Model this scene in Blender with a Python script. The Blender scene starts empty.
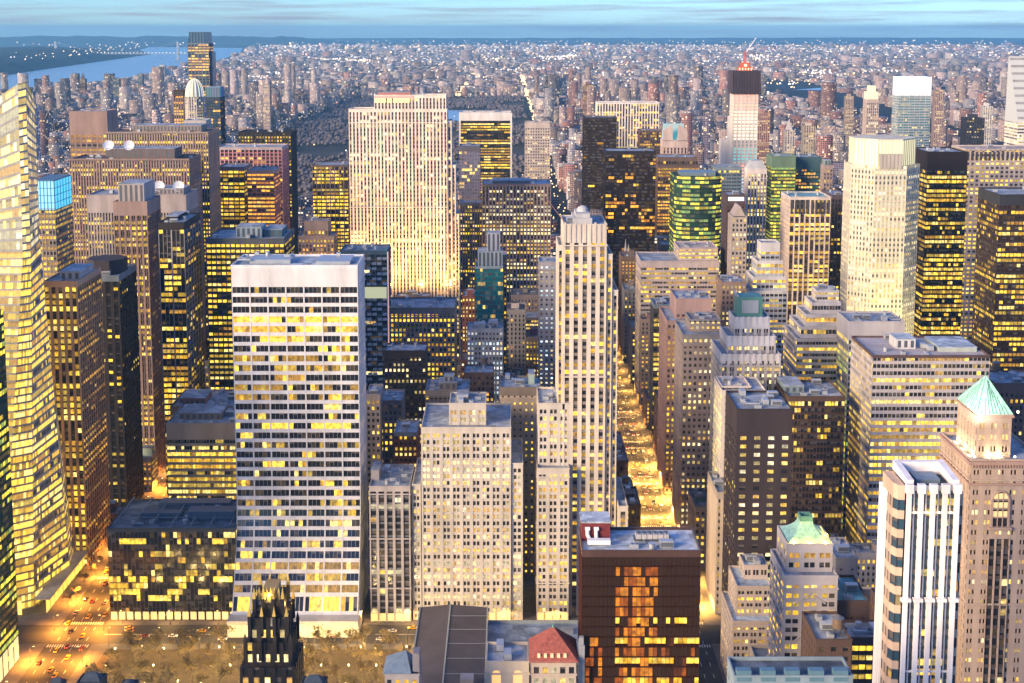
import bpy, math, random
import numpy as np
from mathutils import Vector

# ------------------------------------------------------------------ camera, sky, sun, exposure
SC = bpy.context.scene
COL = SC.collection
EXPOSURE = 2.68
FOC, VX, CY, EYE = 1319.0, 507.0, 190.0, 320.0      # focal length and optical axis in photo pixels, eye height in m
PITCH = math.radians(7.0)
CT, ST = math.cos(PITCH), math.sin(PITCH)

cam_data = bpy.data.cameras.new('camera')
cam = bpy.data.objects.new('camera', cam_data)
COL.objects.link(cam)
cam.location = (0, 0, EYE)
cam.rotation_euler = (math.radians(90) - PITCH, 0, 0)
cam_data.sensor_width = 36.0
cam_data.lens = FOC * 36.0 / 1024.0
cam_data.shift_x = (512 - VX) / 1024.0
cam_data.shift_y = (CY - 341.5) / 1024.0
cam_data.clip_start = 1.0
cam_data.clip_end = 120000.0
SC.camera = cam

SUN_EL, SUN_AZ = math.radians(9.0), math.radians(232.0)   # sun gone low in the south-west, behind the left shoulder
world = bpy.data.worlds.new('World')
SC.world = world
world.use_nodes = True
def build_world():
    nt = world.node_tree
    nt.nodes.clear()
    N = nt.nodes.new; L = nt.links.new
    out = N('ShaderNodeOutputWorld'); bg = N('ShaderNodeBackground')
    sky = N('ShaderNodeTexSky'); sky.sky_type = 'NISHITA'; sky.sun_disc = False
    sky.sun_elevation = SUN_EL; sky.sun_rotation = SUN_AZ
    sky.altitude = 300; sky.air_density = 1.0; sky.dust_density = 0.2; sky.ozone_density = 4.0
    tc = N('ShaderNodeTexCoord'); mp = N('ShaderNodeMapping')
    mp.inputs['Scale'].default_value = (5.0, 5.0, 120.0)
    no = N('ShaderNodeTexNoise'); no.inputs['Scale'].default_value = 1.6; no.inputs['Detail'].default_value = 5.0
    no.inputs['Roughness'].default_value = 0.55
    rp = N('ShaderNodeValToRGB')
    rp.color_ramp.elements[0].position = 0.44; rp.color_ramp.elements[0].color = (0, 0, 0, 1)
    rp.color_ramp.elements[1].position = 0.70; rp.color_ramp.elements[1].color = (1, 1, 1, 1)
    mx = N('ShaderNodeMix'); mx.data_type = 'RGBA'
    cl = N('ShaderNodeMix'); cl.data_type = 'RGBA'; cl.blend_type = 'MULTIPLY'; cl.inputs[0].default_value = 1.0
    cl.inputs[7].default_value = SKY_TINT + (1,)
    L(tc.outputs['Generated'], mp.inputs['Vector']); L(mp.outputs[0], no.inputs['Vector']); L(no.outputs['Fac'], rp.inputs[0])
    L(sky.outputs[0], cl.inputs[6])
    L(rp.outputs[0], mx.inputs[0]); L(cl.outputs[2], mx.inputs[6]); mx.inputs[7].default_value = CLOUD + (1,)
    L(mx.outputs[2], bg.inputs['Color'])
    bg.inputs['Strength'].default_value = SKY_STRENGTH
    L(bg.outputs[0], out.inputs['Surface'])
SKY_STRENGTH = 0.068
SKY_TINT = (0.42, 0.62, 1.02)
CLOUD = tuple(c / (SKY_STRENGTH * 2 ** EXPOSURE) for c in (0.40, 0.47, 0.58))
build_world()

sd = bpy.data.lights.new('sun', 'SUN'); sd.energy = 1.28; sd.angle = math.radians(28); sd.color = (1.0, 0.74, 0.43)
sun = bpy.data.objects.new('sun', sd); COL.objects.link(sun)
# the lamp shines from the same quarter of the sky as the sun set in the Sky Texture
_sv = Vector((math.sin(SUN_AZ) * math.cos(math.radians(16)), math.cos(SUN_AZ) * math.cos(math.radians(16)), math.sin(math.radians(16))))
sun.rotation_euler = _sv.to_track_quat('Z', 'Y').to_euler()

SC.view_settings.view_transform = 'Standard'
SC.view_settings.look = 'None'
SC.view_settings.gamma = 1.0
SC.view_settings.use_curve_mapping = False
SC.view_settings.exposure = EXPOSURE
SC.render.engine = 'CYCLES'
SC.cycles.use_denoising = True
SC.cycles.max_bounces = 5
SC.cycles.diffuse_bounces = 2
SC.cycles.glossy_bounces = 2
SC.cycles.sample_clamp_indirect = 3.0
SC.cycles.use_light_tree = True
ES = 2.0 ** -EXPOSURE          # emission that reads as 1.0 in the picture

rng = random.Random(7)
nrng = np.random.default_rng(7)

# ------------------------------------------------------------------ survey: photo pixel + distance -> metres
def zat(py, Y):
    k = (py - CY) / FOC
    return EYE - Y * (k * CT + ST) / (CT - k * ST)
def xat(px, Y, z):
    return (px - VX) * (Y * CT + (EYE - z) * ST) / FOC
def pix(X, Y, Z):
    dz = EYE - Z
    f = Y * CT + dz * ST
    return VX + FOC * X / f, CY + FOC * (dz * CT - Y * ST) / f
def ground_y(py):
    k = (py - CY) / FOC
    return EYE * (CT - k * ST) / (k * CT + ST)

# ------------------------------------------------------------------ materials
MATS = {}
def lin(c):
    return tuple(c)
def principled(name, base=(0.5, 0.5, 0.5), rough=0.8, metal=0.0, var=0.25, scale=0.12, streak=True, spec=0.3):
    key = ('p', name, tuple(round(x, 3) for x in base), rough, metal, var, scale)
    if key in MATS: return MATS[key]
    m = bpy.data.materials.new(name); m.use_nodes = True
    nt = m.node_tree; b = nt.nodes['Principled BSDF']
    b.inputs['Roughness'].default_value = rough; b.inputs['Metallic'].default_value = metal
    b.inputs['Specular IOR Level'].default_value = spec
    if var > 0:
        geo = nt.nodes.new('ShaderNodeNewGeometry'); mp = nt.nodes.new('ShaderNodeMapping')
        mp.inputs['Scale'].default_value = (1, 1, 0.22) if streak else (1, 1, 1)
        no = nt.nodes.new('ShaderNodeTexNoise'); no.inputs['Scale'].default_value = scale; no.inputs['Detail'].default_value = 6
        no.inputs['Roughness'].default_value = 0.65
        mr = nt.nodes.new('ShaderNodeMapRange'); mr.inputs['From Min'].default_value = 0.3; mr.inputs['From Max'].default_value = 0.7
        mr.inputs['To Min'].default_value = 1 - var; mr.inputs['To Max'].default_value = 1 + var
        mu = nt.nodes.new('ShaderNodeMix'); mu.data_type = 'RGBA'; mu.blend_type = 'MULTIPLY'; mu.inputs[0].default_value = 1
        mu.inputs[6].default_value = tuple(base) + (1,)
        L = nt.links.new
        L(geo.outputs['Position'], mp.inputs['Vector']); L(mp.outputs[0], no.inputs['Vector'])
        L(no.outputs['Fac'], mr.inputs['Value']); L(mr.outputs[0], mu.inputs[7]); L(mu.outputs[2], b.inputs['Base Color'])
    else:
        b.inputs['Base Color'].default_value = tuple(base) + (1,)
    MATS[key] = m
    return m

def wall(c, rough=0.8):
    k = .68 + .42 * (c[0] + c[1] + c[2]) / 3; c = tuple(x * k for x in c)
    return principled('wall_finish', c, rough, 0.0, 0.22, 0.11)
def roof_mat(c):
    key = ('roof', tuple(round(x, 2) for x in c))
    if key in MATS: return MATS[key]
    m = principled('roof_membrane', c, 0.7, 0.0, 0.38, 0.22, False)
    # patched felt: irregular sheets of slightly different age
    nt = m.node_tree; N = nt.nodes.new; L = nt.links.new; b = nt.nodes['Principled BSDF']
    src = b.inputs['Base Color'].links[0].from_socket
    geo = N('ShaderNodeNewGeometry'); vo = N('ShaderNodeTexVoronoi'); vo.inputs['Scale'].default_value = .16; vo.distance = 'CHEBYCHEV'
    bw = N('ShaderNodeSeparateColor'); mr = N('ShaderNodeMapRange'); mr.inputs['To Min'].default_value = .62; mr.inputs['To Max'].default_value = 1.25
    mu = N('ShaderNodeMix'); mu.data_type = 'RGBA'; mu.blend_type = 'MULTIPLY'; mu.inputs[0].default_value = 1
    L(geo.outputs['Position'], vo.inputs['Vector']); L(vo.outputs['Color'], bw.inputs[0]); L(bw.outputs[0], mr.inputs['Value']); L(src, mu.inputs[6]); L(mr.outputs[0], mu.inputs[7]); L(mu.outputs[2], b.inputs['Base Color'])
    MATS[key] = m
    return m
def metal(c, rough=0.45):
    return principled('painted_metal', c, rough, 0.4, 0.12, 0.5)

def glass_mat(tint=(0.02, 0.022, 0.028), rough=0.12, spec=0.6, even=False):
    """window panes: dark glass; rooms with the lamps on shine through (colour per pane in attribute 'room', blind length in its alpha)"""
    key = ('g', tint, rough, even)
    if key in MATS: return MATS[key]
    m = bpy.data.materials.new('window_glass'); m.use_nodes = True
    nt = m.node_tree; b = nt.nodes['Principled BSDF']; N = nt.nodes.new; L = nt.links.new
    b.inputs['Roughness'].default_value = rough; b.inputs['Specular IOR Level'].default_value = spec
    at = N('ShaderNodeAttribute'); at.attribute_name = 'room'
    uv = N('ShaderNodeUVMap'); uv.uv_map = 'pane'
    sp = N('ShaderNodeSeparateXYZ'); L(uv.outputs[0], sp.inputs[0])
    # blind: drawn down from the head of the pane
    sm = N('ShaderNodeMath'); sm.operation = 'ADD'; L(sp.outputs[1], sm.inputs[0]); L(at.outputs['Alpha'], sm.inputs[1])
    gt = N('ShaderNodeMath'); gt.operation = 'GREATER_THAN'; L(sm.outputs[0], gt.inputs[0]); gt.inputs[1].default_value = 1.0
    cm = N('ShaderNodeMix'); cm.data_type = 'RGBA'; L(gt.outputs[0], cm.inputs[0])
    cm.inputs[6].default_value = tuple(tint) + (1,); cm.inputs[7].default_value = (0.11, 0.10, 0.095, 1)
    L(cm.outputs[2], b.inputs['Base Color'])
    # furniture, people and ceiling fittings seen in the lit rooms
    geo = N('ShaderNodeNewGeometry'); no = N('ShaderNodeTexNoise'); no.inputs['Scale'].default_value = 0.55; no.inputs['Detail'].default_value = 3
    L(geo.outputs['Position'], no.inputs['Vector'])
    mr = N('ShaderNodeMapRange'); mr.inputs['From Min'].default_value = 0.35; mr.inputs['From Max'].default_value = 0.65
    mr.inputs['To Min'].default_value = 0.8 if even else 0.45; mr.inputs['To Max'].default_value = 1.08 if even else 1.25; L(no.outputs['Fac'], mr.inputs['Value'])
    bl = N('ShaderNodeMapRange'); bl.inputs['To Min'].default_value = 1.0; bl.inputs['To Max'].default_value = 0.55; L(gt.outputs[0], bl.inputs['Value'])
    mm = N('ShaderNodeMath'); mm.operation = 'MULTIPLY'; L(mr.outputs[0], mm.inputs[0]); L(bl.outputs[0], mm.inputs[1])
    ms = N('ShaderNodeMath'); ms.operation = 'MULTIPLY'; L(mm.outputs[0], ms.inputs[0]); ms.inputs[1].default_value = ES * 1.45
    L(at.outputs['Color'], b.inputs['Emission Color']); L(ms.outputs[0], b.inputs['Emission Strength'])
    try: m.cycles.emission_sampling = 'NONE'
    except Exception: pass
    MATS[key] = m
    return m

def emit(name, c, s, sample=False):
    key = ('e', name, c, s)
    if key in MATS: return MATS[key]
    m = bpy.data.materials.new(name); m.use_nodes = True
    b = m.node_tree.nodes['Principled BSDF']
    b.inputs['Base Color'].default_value = (0.3, 0.3, 0.3, 1)
    b.inputs['Emission Color'].default_value = tuple(c) + (1,); b.inputs['Emission Strength'].default_value = s * ES
    if not sample:
        try: m.cycles.emission_sampling = 'NONE'
        except Exception: pass
    MATS[key] = m
    return m

# ------------------------------------------------------------------ mesh collector
class MB:
    def __init__(s):
        s.v = []; s.f = []; s.m = []
    def quad(s, a, b, c, d, m=0):
        n = len(s.v); s.v += [a, b, c, d]; s.f.append((n, n + 1, n + 2, n + 3)); s.m.append(m)
    def poly(s, pts, m=0):
        n = len(s.v); s.v += list(pts); s.f.append(tuple(range(n, n + len(pts)))); s.m.append(m)
    def hexa(s, p, m=0, back=True):
        """p: four front corners (bl,br,tr,tl) then the four behind them"""
        n = len(s.v); s.v += list(p)
        fs = [(0, 1, 2, 3), (4, 0, 3, 7), (1, 5, 6, 2), (3, 2, 6, 7), (4, 5, 1, 0)]
        if back: fs.append((5, 4, 7, 6))
        for q in fs: s.f.append(tuple(n + i for i in q)); s.m.append(m)
    def box(s, x0, x1, y0, y1, z0, z1, m=0, bottom=True):
        p = [(x0, y0, z0), (x1, y0, z0), (x1, y0, z1), (x0, y0, z1), (x0, y1, z0), (x1, y1, z0), (x1, y1, z1), (x0, y1, z1)]
        s.hexa(p, m)
        if not bottom: s.f.pop(-2); s.m.pop(-2)
    def prism(s, pts, z0, z1, m=0, mt=None, pts_top=None):
        """pts counter-clockwise seen from above"""
        t = pts_top or pts; k = len(pts); n = len(s.v)
        s.v += [(x, y, z0) for x, y in pts] + [(x, y, z1) for x, y in t]
        for i in range(k):
            j = (i + 1) % k
            s.f.append((n + i, n + j, n + k + j, n + k + i)); s.m.append(m)
        s.f.append(tuple(n + k + i for i in range(k))); s.m.append(m if mt is None else mt)
        s.f.append(tuple(n + i for i in reversed(range(k)))); s.m.append(m)
    def cone(s, pts, z0, apex, m=0):
        k = len(pts); n = len(s.v)
        s.v += [(x, y, z0) for x, y in pts] + [apex]
        for i in range(k): s.f.append((n + i, n + (i + 1) % k, n + k)); s.m.append(m)
        s.f.append(tuple(n + i for i in reversed(range(k)))); s.m.append(m)
    def tube(s, a, b, r0, r1=None, k=6, m=0):
        r1 = r0 if r1 is None else r1
        a = Vector(a); b = Vector(b); d = (b - a)
        if d.length < 1e-6: return
        d.normalize(); u = d.orthogonal().normalized(); w = d.cross(u)
        n = len(s.v)
        for c, r in ((a, r0), (b, r1)):
            for i in range(k):
                t = 2 * math.pi * i / k
                s.v.append(tuple(c + (u * math.cos(t) + w * math.sin(t)) * r))
        for i in range(k):
            j = (i + 1) % k; s.f.append((n + i, n + j, n + k + j, n + k + i)); s.m.append(m)
        s.f.append(tuple(n + i for i in reversed(range(k)))); s.m.append(m)
        s.f.append(tuple(n + k + i for i in range(k))); s.m.append(m)
    def ring(s, cx, cy, r, k=12, ph=0.0):
        return [(cx + r * math.cos(ph + 2 * math.pi * i / k), cy + r * math.sin(ph + 2 * math.pi * i / k)) for i in range(k)]
    def lathe(s, cx, cy, prof, k=14, m=0):
        n = len(s.v); h = len(prof)
        for r, z in prof:
            for i in range(k):
                t = 2 * math.pi * i / k; s.v.append((cx + r * math.cos(t), cy + r * math.sin(t), z))
        for a in range(h - 1):
            for i in range(k):
                j = (i + 1) % k
                s.f.append((n + a * k + i, n + a * k + j, n + (a + 1) * k + j, n + (a + 1) * k + i)); s.m.append(m)
        s.f.append(tuple(n + (h - 1) * k + i for i in range(k))); s.m.append(m)
    def build(s, name, mats, parent=None, kind=None, smooth=False):
        if not isinstance(mats, (list, tuple)): mats = [mats]
        me = bpy.data.meshes.new(name)
        off = (0, 0, 0) if parent is None else world_loc(parent)
        v = np.asarray(s.v, dtype=np.float64).reshape(-1, 3) - np.asarray(off)
        lens = np.fromiter((len(f) for f in s.f), dtype=np.int32, count=len(s.f))
        idx = np.fromiter((i for f in s.f for i in f), dtype=np.int32, count=int(lens.sum()))
        me.vertices.add(len(v)); me.vertices.foreach_set('co', v.astype(np.float32).ravel())
        me.loops.add(len(idx)); me.loops.foreach_set('vertex_index', idx)
        me.polygons.add(len(lens))
        me.polygons.foreach_set('loop_start', np.concatenate(([0], np.cumsum(lens)[:-1])).astype(np.int32))
        for m in mats: me.materials.append(m)
        me.polygons.foreach_set('material_index', np.asarray(s.m, dtype=np.int32))
        me.polygons.foreach_set('use_smooth', np.full(len(lens), smooth))
        me.update(calc_edges=True)
        return link(name, me, parent, kind)

def world_loc(o):
    x, y, z = o.location
    if o.parent is not None:
        a = world_loc(o.parent); return (x + a[0], y + a[1], z + a[2])
    return (x, y, z)
def link(name, me, parent=None, kind=None):
    o = bpy.data.objects.new(name, me); COL.objects.link(o)
    if parent is not None: o.parent = parent
    if kind: o['kind'] = kind
    return o
def thing(name, label, cat, loc=(0, 0, 0), group=None):
    o = bpy.data.objects.new(name, None); COL.objects.link(o)
    o.empty_display_size = 2.0
    o.location = loc; o['label'] = label; o['category'] = cat
    if group: o['group'] = group
    return o
def tag(o, label, cat, group=None, kind=None):
    o['label'] = label; o['category'] = cat
    if group: o['group'] = group
    if kind: o['kind'] = kind
    return o

# ------------------------------------------------------------------ lit rooms
PALS = {
    'y': [((1.0, 0.60, 0.05), 1.3), ((1.0, 0.66, 0.09), 1.15), ((1.0, 0.52, 0.03), 0.9), ((1.0, 0.72, 0.20), 1.25), ((0.95, 0.46, 0.05), 0.5)],
    'w': [((1.0, 0.76, 0.32), 1.1), ((1.0, 0.68, 0.18), 1.1), ((1.0, 0.84, 0.50), 1.15), ((1.0, 0.60, 0.10), 0.9), ((1.0, 0.54, 0.12), 0.6)],
    'o': [((1.0, 0.42, 0.04), 1.1), ((1.0, 0.50, 0.05), 1.2), ((1.0, 0.60, 0.09), 1.2), ((0.9, 0.32, 0.03), 0.6)],
    'g': [((0.95, 0.74, 0.06), 1.2), ((0.66, 0.72, 0.10), 0.9), ((1.0, 0.66, 0.06), 1.2), ((0.45, 0.60, 0.16), 0.6)],
    'c': [((0.75, 0.92, 1.0), 1.2), ((1.0, 0.95, 0.85), 1.2), ((1.0, 0.74, 0.3), 1.0)],
}
GLOWS = [(0, 0, 0, 0.0), (0, 0, 0, 0.35), (0, 0, 0, 0.75), (0.05, 0.03, 0.01, 0.0)]
PIDX = {}
for _k, _l in PALS.items():
    PIDX[_k] = []
    for _c, _s in _l + [(c, s * .42) for c, s in _l[:3]] + [(_l[0][0], 1.5)]:
        for _b in (0.0, 0.3, 0.0):
            PIDX[_k].append(len(GLOWS)); GLOWS.append((_c[0] * _s, _c[1] * _s, _c[2] * _s, _b))
class Panes:
    """panes of one building: (four corners, lit-room index)"""
    def __init__(s): s.q = []
    def add(s, a, b, c, d, g): s.q.append((a, b, c, d, g))
PANE_MESH = {}
def pane_mesh(quads, glows, mat, name):
    me = bpy.data.meshes.new(name)
    v = np.asarray(quads, dtype=np.float32).reshape(-1, 3); n = len(v) // 4
    me.vertices.add(len(v)); me.vertices.foreach_set('co', v.ravel())
    me.loops.add(len(v)); me.loops.foreach_set('vertex_index', np.arange(len(v), dtype=np.int32))
    me.polygons.add(n); me.polygons.foreach_set('loop_start', np.arange(n, dtype=np.int32) * 4)
    me.materials.append(mat)
    uv = me.uv_layers.new(name='pane')
    uv.data.foreach_set('uv', np.tile(np.array([0, 0, 1, 0, 1, 1, 0, 1], dtype=np.float32), n))
    at = me.attributes.new('room', 'FLOAT_COLOR', 'CORNER')
    g = np.asarray([GLOWS[i] for i in glows], dtype=np.float32)
    at.data.foreach_set('color', np.repeat(g, 4, axis=0).ravel())
    me.update(calc_edges=True)
    return me
N_IND = [0]
def emit_windows(root, P, mat, n_ind, name='window'):
    if not P.q: return
    base = np.asarray(world_loc(root))
    rest = []
    order = range(len(P.q))
    if 0 < n_ind < len(P.q):
        # the largest on show: facing the viewer, highest above the neighbours
        def key(i):
            a, b, c, d, g = P.q[i]
            n = (Vector(b) - Vector(a)).cross(Vector(d) - Vector(a))
            ctr = (Vector(a) + Vector(c)) / 2
            return n.dot(ctr - Vector((0, 0, EYE))) / (ctr.length ** 2) - 0.00001 * ctr.z
        order = sorted(order, key=key)
    for k, i in enumerate(order):
        a, b, c, d, g = P.q[i]
        if k < n_ind:
            ctr = (np.asarray(a) + np.asarray(b) + np.asarray(c) + np.asarray(d)) / 4
            rel = [np.asarray(p) - ctr for p in (a, b, c, d)]
            kk = (tuple(np.round(np.concatenate(rel), 2)), g, mat.name)
            me = PANE_MESH.get(kk)
            if me is None: me = PANE_MESH[kk] = pane_mesh(rel, [g], mat, name)
            o = link(name, me, root); o.location = tuple(ctr - base); N_IND[0] += 1
        else:
            rest.append(i)
    if rest:
        q = np.asarray([P.q[i][:4] for i in rest]).reshape(-1, 3) - base
        link(name + '_rows' if n_ind else name + '_rows', pane_mesh(q, [P.q[i][4] for i in rest], mat, name), root, 'stuff')

def facade(W, P, bl, br, tr, tl, nx, ny, pw=.35, sh=.4, sub=1, mw=.08, d=.5, s=.12, p_m=0, s_m=1, lit=.4, pal='y', pd=0.0, md=None, floors=None, dark=(0, 0, 0, 1, 2, 3)):
    """one face of a building as relief: piers, spandrels, mullions in front of recessed panes (corners counter-clockwise from outside)"""
    bl, br, tr, tl = (np.asarray(p, float) for p in (bl, br, tr, tl))
    nrm = np.cross(br - bl, tl - bl); nrm /= (np.linalg.norm(nrm) or 1)
    def pt(u, v, dep):
        return tuple((bl * (1 - u) + br * u) * (1 - v) + (tl * (1 - u) + tr * u) * v - nrm * dep)
    def slab(u0, u1, v0, v1, d0, d1, m):
        W.hexa([pt(u0, v0, d0), pt(u1, v0, d0), pt(u1, v1, d0), pt(u0, v1, d0), pt(u0, v0, d1), pt(u1, v0, d1), pt(u1, v1, d1), pt(u0, v1, d1)], m, back=False)
    hw = pw / nx / 2
    for i in range(nx + 1):
        u0, u1 = max(0, i / nx - hw), min(1, i / nx + hw)
        if u1 > u0: slab(u0, u1, 0, 1, pd, d, p_m)
    for j in range(ny):
        slab(0, 1, j / ny, (j + sh) / ny, s, d, s_m)
    if sub > 1 and mw > 0:
        hm = mw / nx / 2
        for i in range(nx):
            for k in range(1, sub):
                u = (i + hw * nx + (1 - pw) * k / sub) / nx
                slab(u - hm, u + hm, 0, 1, d * 0.55 if md is None else md, d, p_m)
    pool = PIDX[pal]
    for j in range(ny):
        ff = rng.choice((.15, .5, .9, 1.2, 1.5, 1.9)) if floors is None else floors[j % len(floors)]
        prev = None
        fav = rng.choice(pool)
        for i in range(nx):
            for k in range(sub):
                if prev is not None and rng.random() < .45: on = prev
                else: on = rng.random() < lit * 1.3 * ff
                prev = on
                g = (fav if rng.random() < .6 else rng.choice(pool)) if on else rng.choice(dark)
                w0 = hw * nx + (1 - pw) * k / sub; w1 = hw * nx + (1 - pw) * (k + 1) / sub
                u0, u1 = (i + w0) / nx, (i + w1) / nx
                P.add(pt(u0, (j + sh) / ny, d - .05), pt(u1, (j + sh) / ny, d - .05), pt(u1, (j + 1) / ny, d - .05), pt(u0, (j + 1) / ny, d - .05), g)

FOOT = []         # occupied plots: x0,x1,y0,y1,z1
def near_px(Y, z): return FOC / (Y * CT + (EYE - z) * ST)

ROOFC = (0.30, 0.33, 0.37)
UNIT = {}
def unit_mesh(kind):
    if kind in UNIT: return UNIT[kind]
    m = MB()
    if kind == 0:
        m.box(-1.6, 1.6, -1.1, 1.1, 0, 1.7); m.lathe(-.8, 0, [(.6, 1.7), (.6, 2.0), (.5, 2.0)], 10, 1); m.lathe(.8, 0, [(.6, 1.7), (.6, 2.0), (.5, 2.0)], 10, 1)
    elif kind == 1:
        m.box(-2.6, 2.6, -1.4, 1.4, .4, 2.9); m.box(-2.2, 2.2, -1.6, -1.4, .8, 2.4, 1)
        for x in (-2, 2):
            for y in (-1, 1): m.box(x - .12, x + .12, y - .12, y + .12, 0, .4, 1)
    elif kind == 2:
        m.lathe(0, 0, [(1.1, 0), (1.1, 2.2), (1.4, 2.6), (1.2, 2.6)], 12, 0)
    else:
        m.box(-3.5, 3.5, -.45, .45, .5, 1.3); m.box(-3.5, -2.6, -.45, 3.4, .5, 1.3); m.box(2.2, 3.2, -.3, .3, 1.3, 2.2, 1)
    UNIT[kind] = m.build('roof_unit', [metal((.45, .47, .50)), metal((.16, .17, .19))])
    me = UNIT[kind].data; bpy.data.objects.remove(UNIT[kind]); UNIT[kind] = me
    return me
def clutter(root, x0, x1, y0, y1, z, n, avoid=()):
    b = world_loc(root)
    for _ in range(n):
        for _t in range(8):
            x, y = rng.uniform(x0 + 4, x1 - 4) if x1 - x0 > 9 else (x0 + x1) / 2, rng.uniform(y0 + 3, y1 - 3) if y1 - y0 > 7 else (y0 + y1) / 2
            if all(not (a[0] - 3 < x < a[1] + 3 and a[2] - 2.5 < y < a[3] + 2.5) for a in avoid): break
        else: continue
        o = link('roof_unit', unit_mesh(rng.choice((0, 1, 2, 3, 0, 1))), root)
        o.location = (x - b[0], y - b[1], z - b[2]); o.rotation_euler.z = rng.choice((0, math.pi / 2))
        avoid = list(avoid) + [(x - 2, x + 2, y - 2, y + 2)]
TANK = []
def water_tank(root, x, y, z):
    if not TANK:
        m = MB()
        for i in range(4):
            t = math.pi / 4 + i * math.pi / 2; m.tube((1.7 * math.cos(t), 1.7 * math.sin(t), 0), (1.7 * math.cos(t), 1.7 * math.sin(t), 3.2), .16, k=4)
        m.box(-2, 2, -2, 2, 3.0, 3.25)
        a = m.build('tank_stand', metal((.12, .12, .13)))
        m = MB(); m.lathe(0, 0, [(2.1, 3.25), (2.15, 5), (2.05, 7.0)], 14); b = m.build('tank_barrel', principled('tank_wood', (.16, .11, .08), .9, 0, .3, .8))
        m = MB(); m.cone(m.ring(0, 0, 2.35, 14), 7.0, (0, 0, 8.5)); c = m.build('tank_lid', metal((.18, .18, .2)))
        TANK.extend([a.data, b.data, c.data])
        for o in (a, b, c): bpy.data.objects.remove(o)
    w = world_loc(root)
    s = link('water_tank', TANK[1], root); s.location = (x - w[0], y - w[1], z - w[2])
    link('tank_stand', TANK[0], s); link('tank_lid', TANK[2], s)

def roof_deck(root, x0, x1, y0, y1, z, wm, rc, d=.5, par=1.1):
    """roof surface with a parapet round it"""
    R = MB(); R.quad((x0 + .45, y0 + .45, z - .02), (x1 - .45, y0 + .45, z - .02), (x1 - .45, y1 - .45, z - .02), (x0 + .45, y1 - .45, z - .02))
    R.build('roof', roof_mat(rc), root)
    p = MB(); t = .45; z0, z1 = z - .6, z + par
    p.box(x0, x1, y0, y0 + t, z0, z1); p.box(x0, x1, y1 - t, y1, z0, z1)
    p.box(x0, x0 + t, y0 + t, y1 - t, z0, z1); p.box(x1 - t, x1, y0 + t, y1 - t, z0, z1)
    p.box(x0 - .25, x1 + .25, y0 - .25, y0 - .006, z1 - .45, z1 + .05)
    p.build('parapet', wm, root)

def block_tier(W, P, x0, x1, y0, y1, z0, z1, o):
    """walls of one rectangular tier: south, east and west faces in relief, plain north face"""
    d = o['d']; top = o['top']; zt = z1 - top
    H = zt - z0
    if H < 2.5: zt = z1; H = zt - z0
    ny = max(1, round(H / o['fl']))
    nx = o['nx'] if o.get('nx') else max(1, round((x1 - x0) / o['bay']))
    sd = dict(o.get('side', {})); nd = max(1, round((y1 - y0 - 2 * d) / sd.pop('bay', o['bay'])))
    kw = dict(pw=o['pw'], sh=o['sh'], sub=o['sub'], mw=o['mw'], d=d, s=o['s'], pd=o['pd'], lit=o['lit'], pal=o['pal'])
    W.box(x0 + d, x1 - d, y0 + d, y1, z0, zt, 1)
    if top > 0 and zt < z1 - .01: W.box(x0, x1, y0, y1, zt, z1 - .6, 2)
    facade(W, P, (x0, y0, z0), (x1, y0, z0), (x1, y0, zt), (x0, y0, zt), nx, ny, **kw)
    ks = dict(kw); ks.update(sd)
    if o.get('blind') != 'E' and o.get('blind') != 'EW':
        facade(W, P, (x1, y0 + d, z0), (x1, y1, z0), (x1, y1, zt), (x1, y0 + d, zt), nd, ny, **ks)
    else: W.box(x1 - d, x1, y0 + d, y1, z0, zt, 0)
    if o.get('blind') != 'W' and o.get('blind') != 'EW':
        facade(W, P, (x0, y1, z0), (x0, y0 + d, z0), (x0, y0 + d, zt), (x0, y1, zt), nd, ny, **ks)
    else: W.box(x0, x0 + d, y0 + d, y1, z0, zt, 0)

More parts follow.
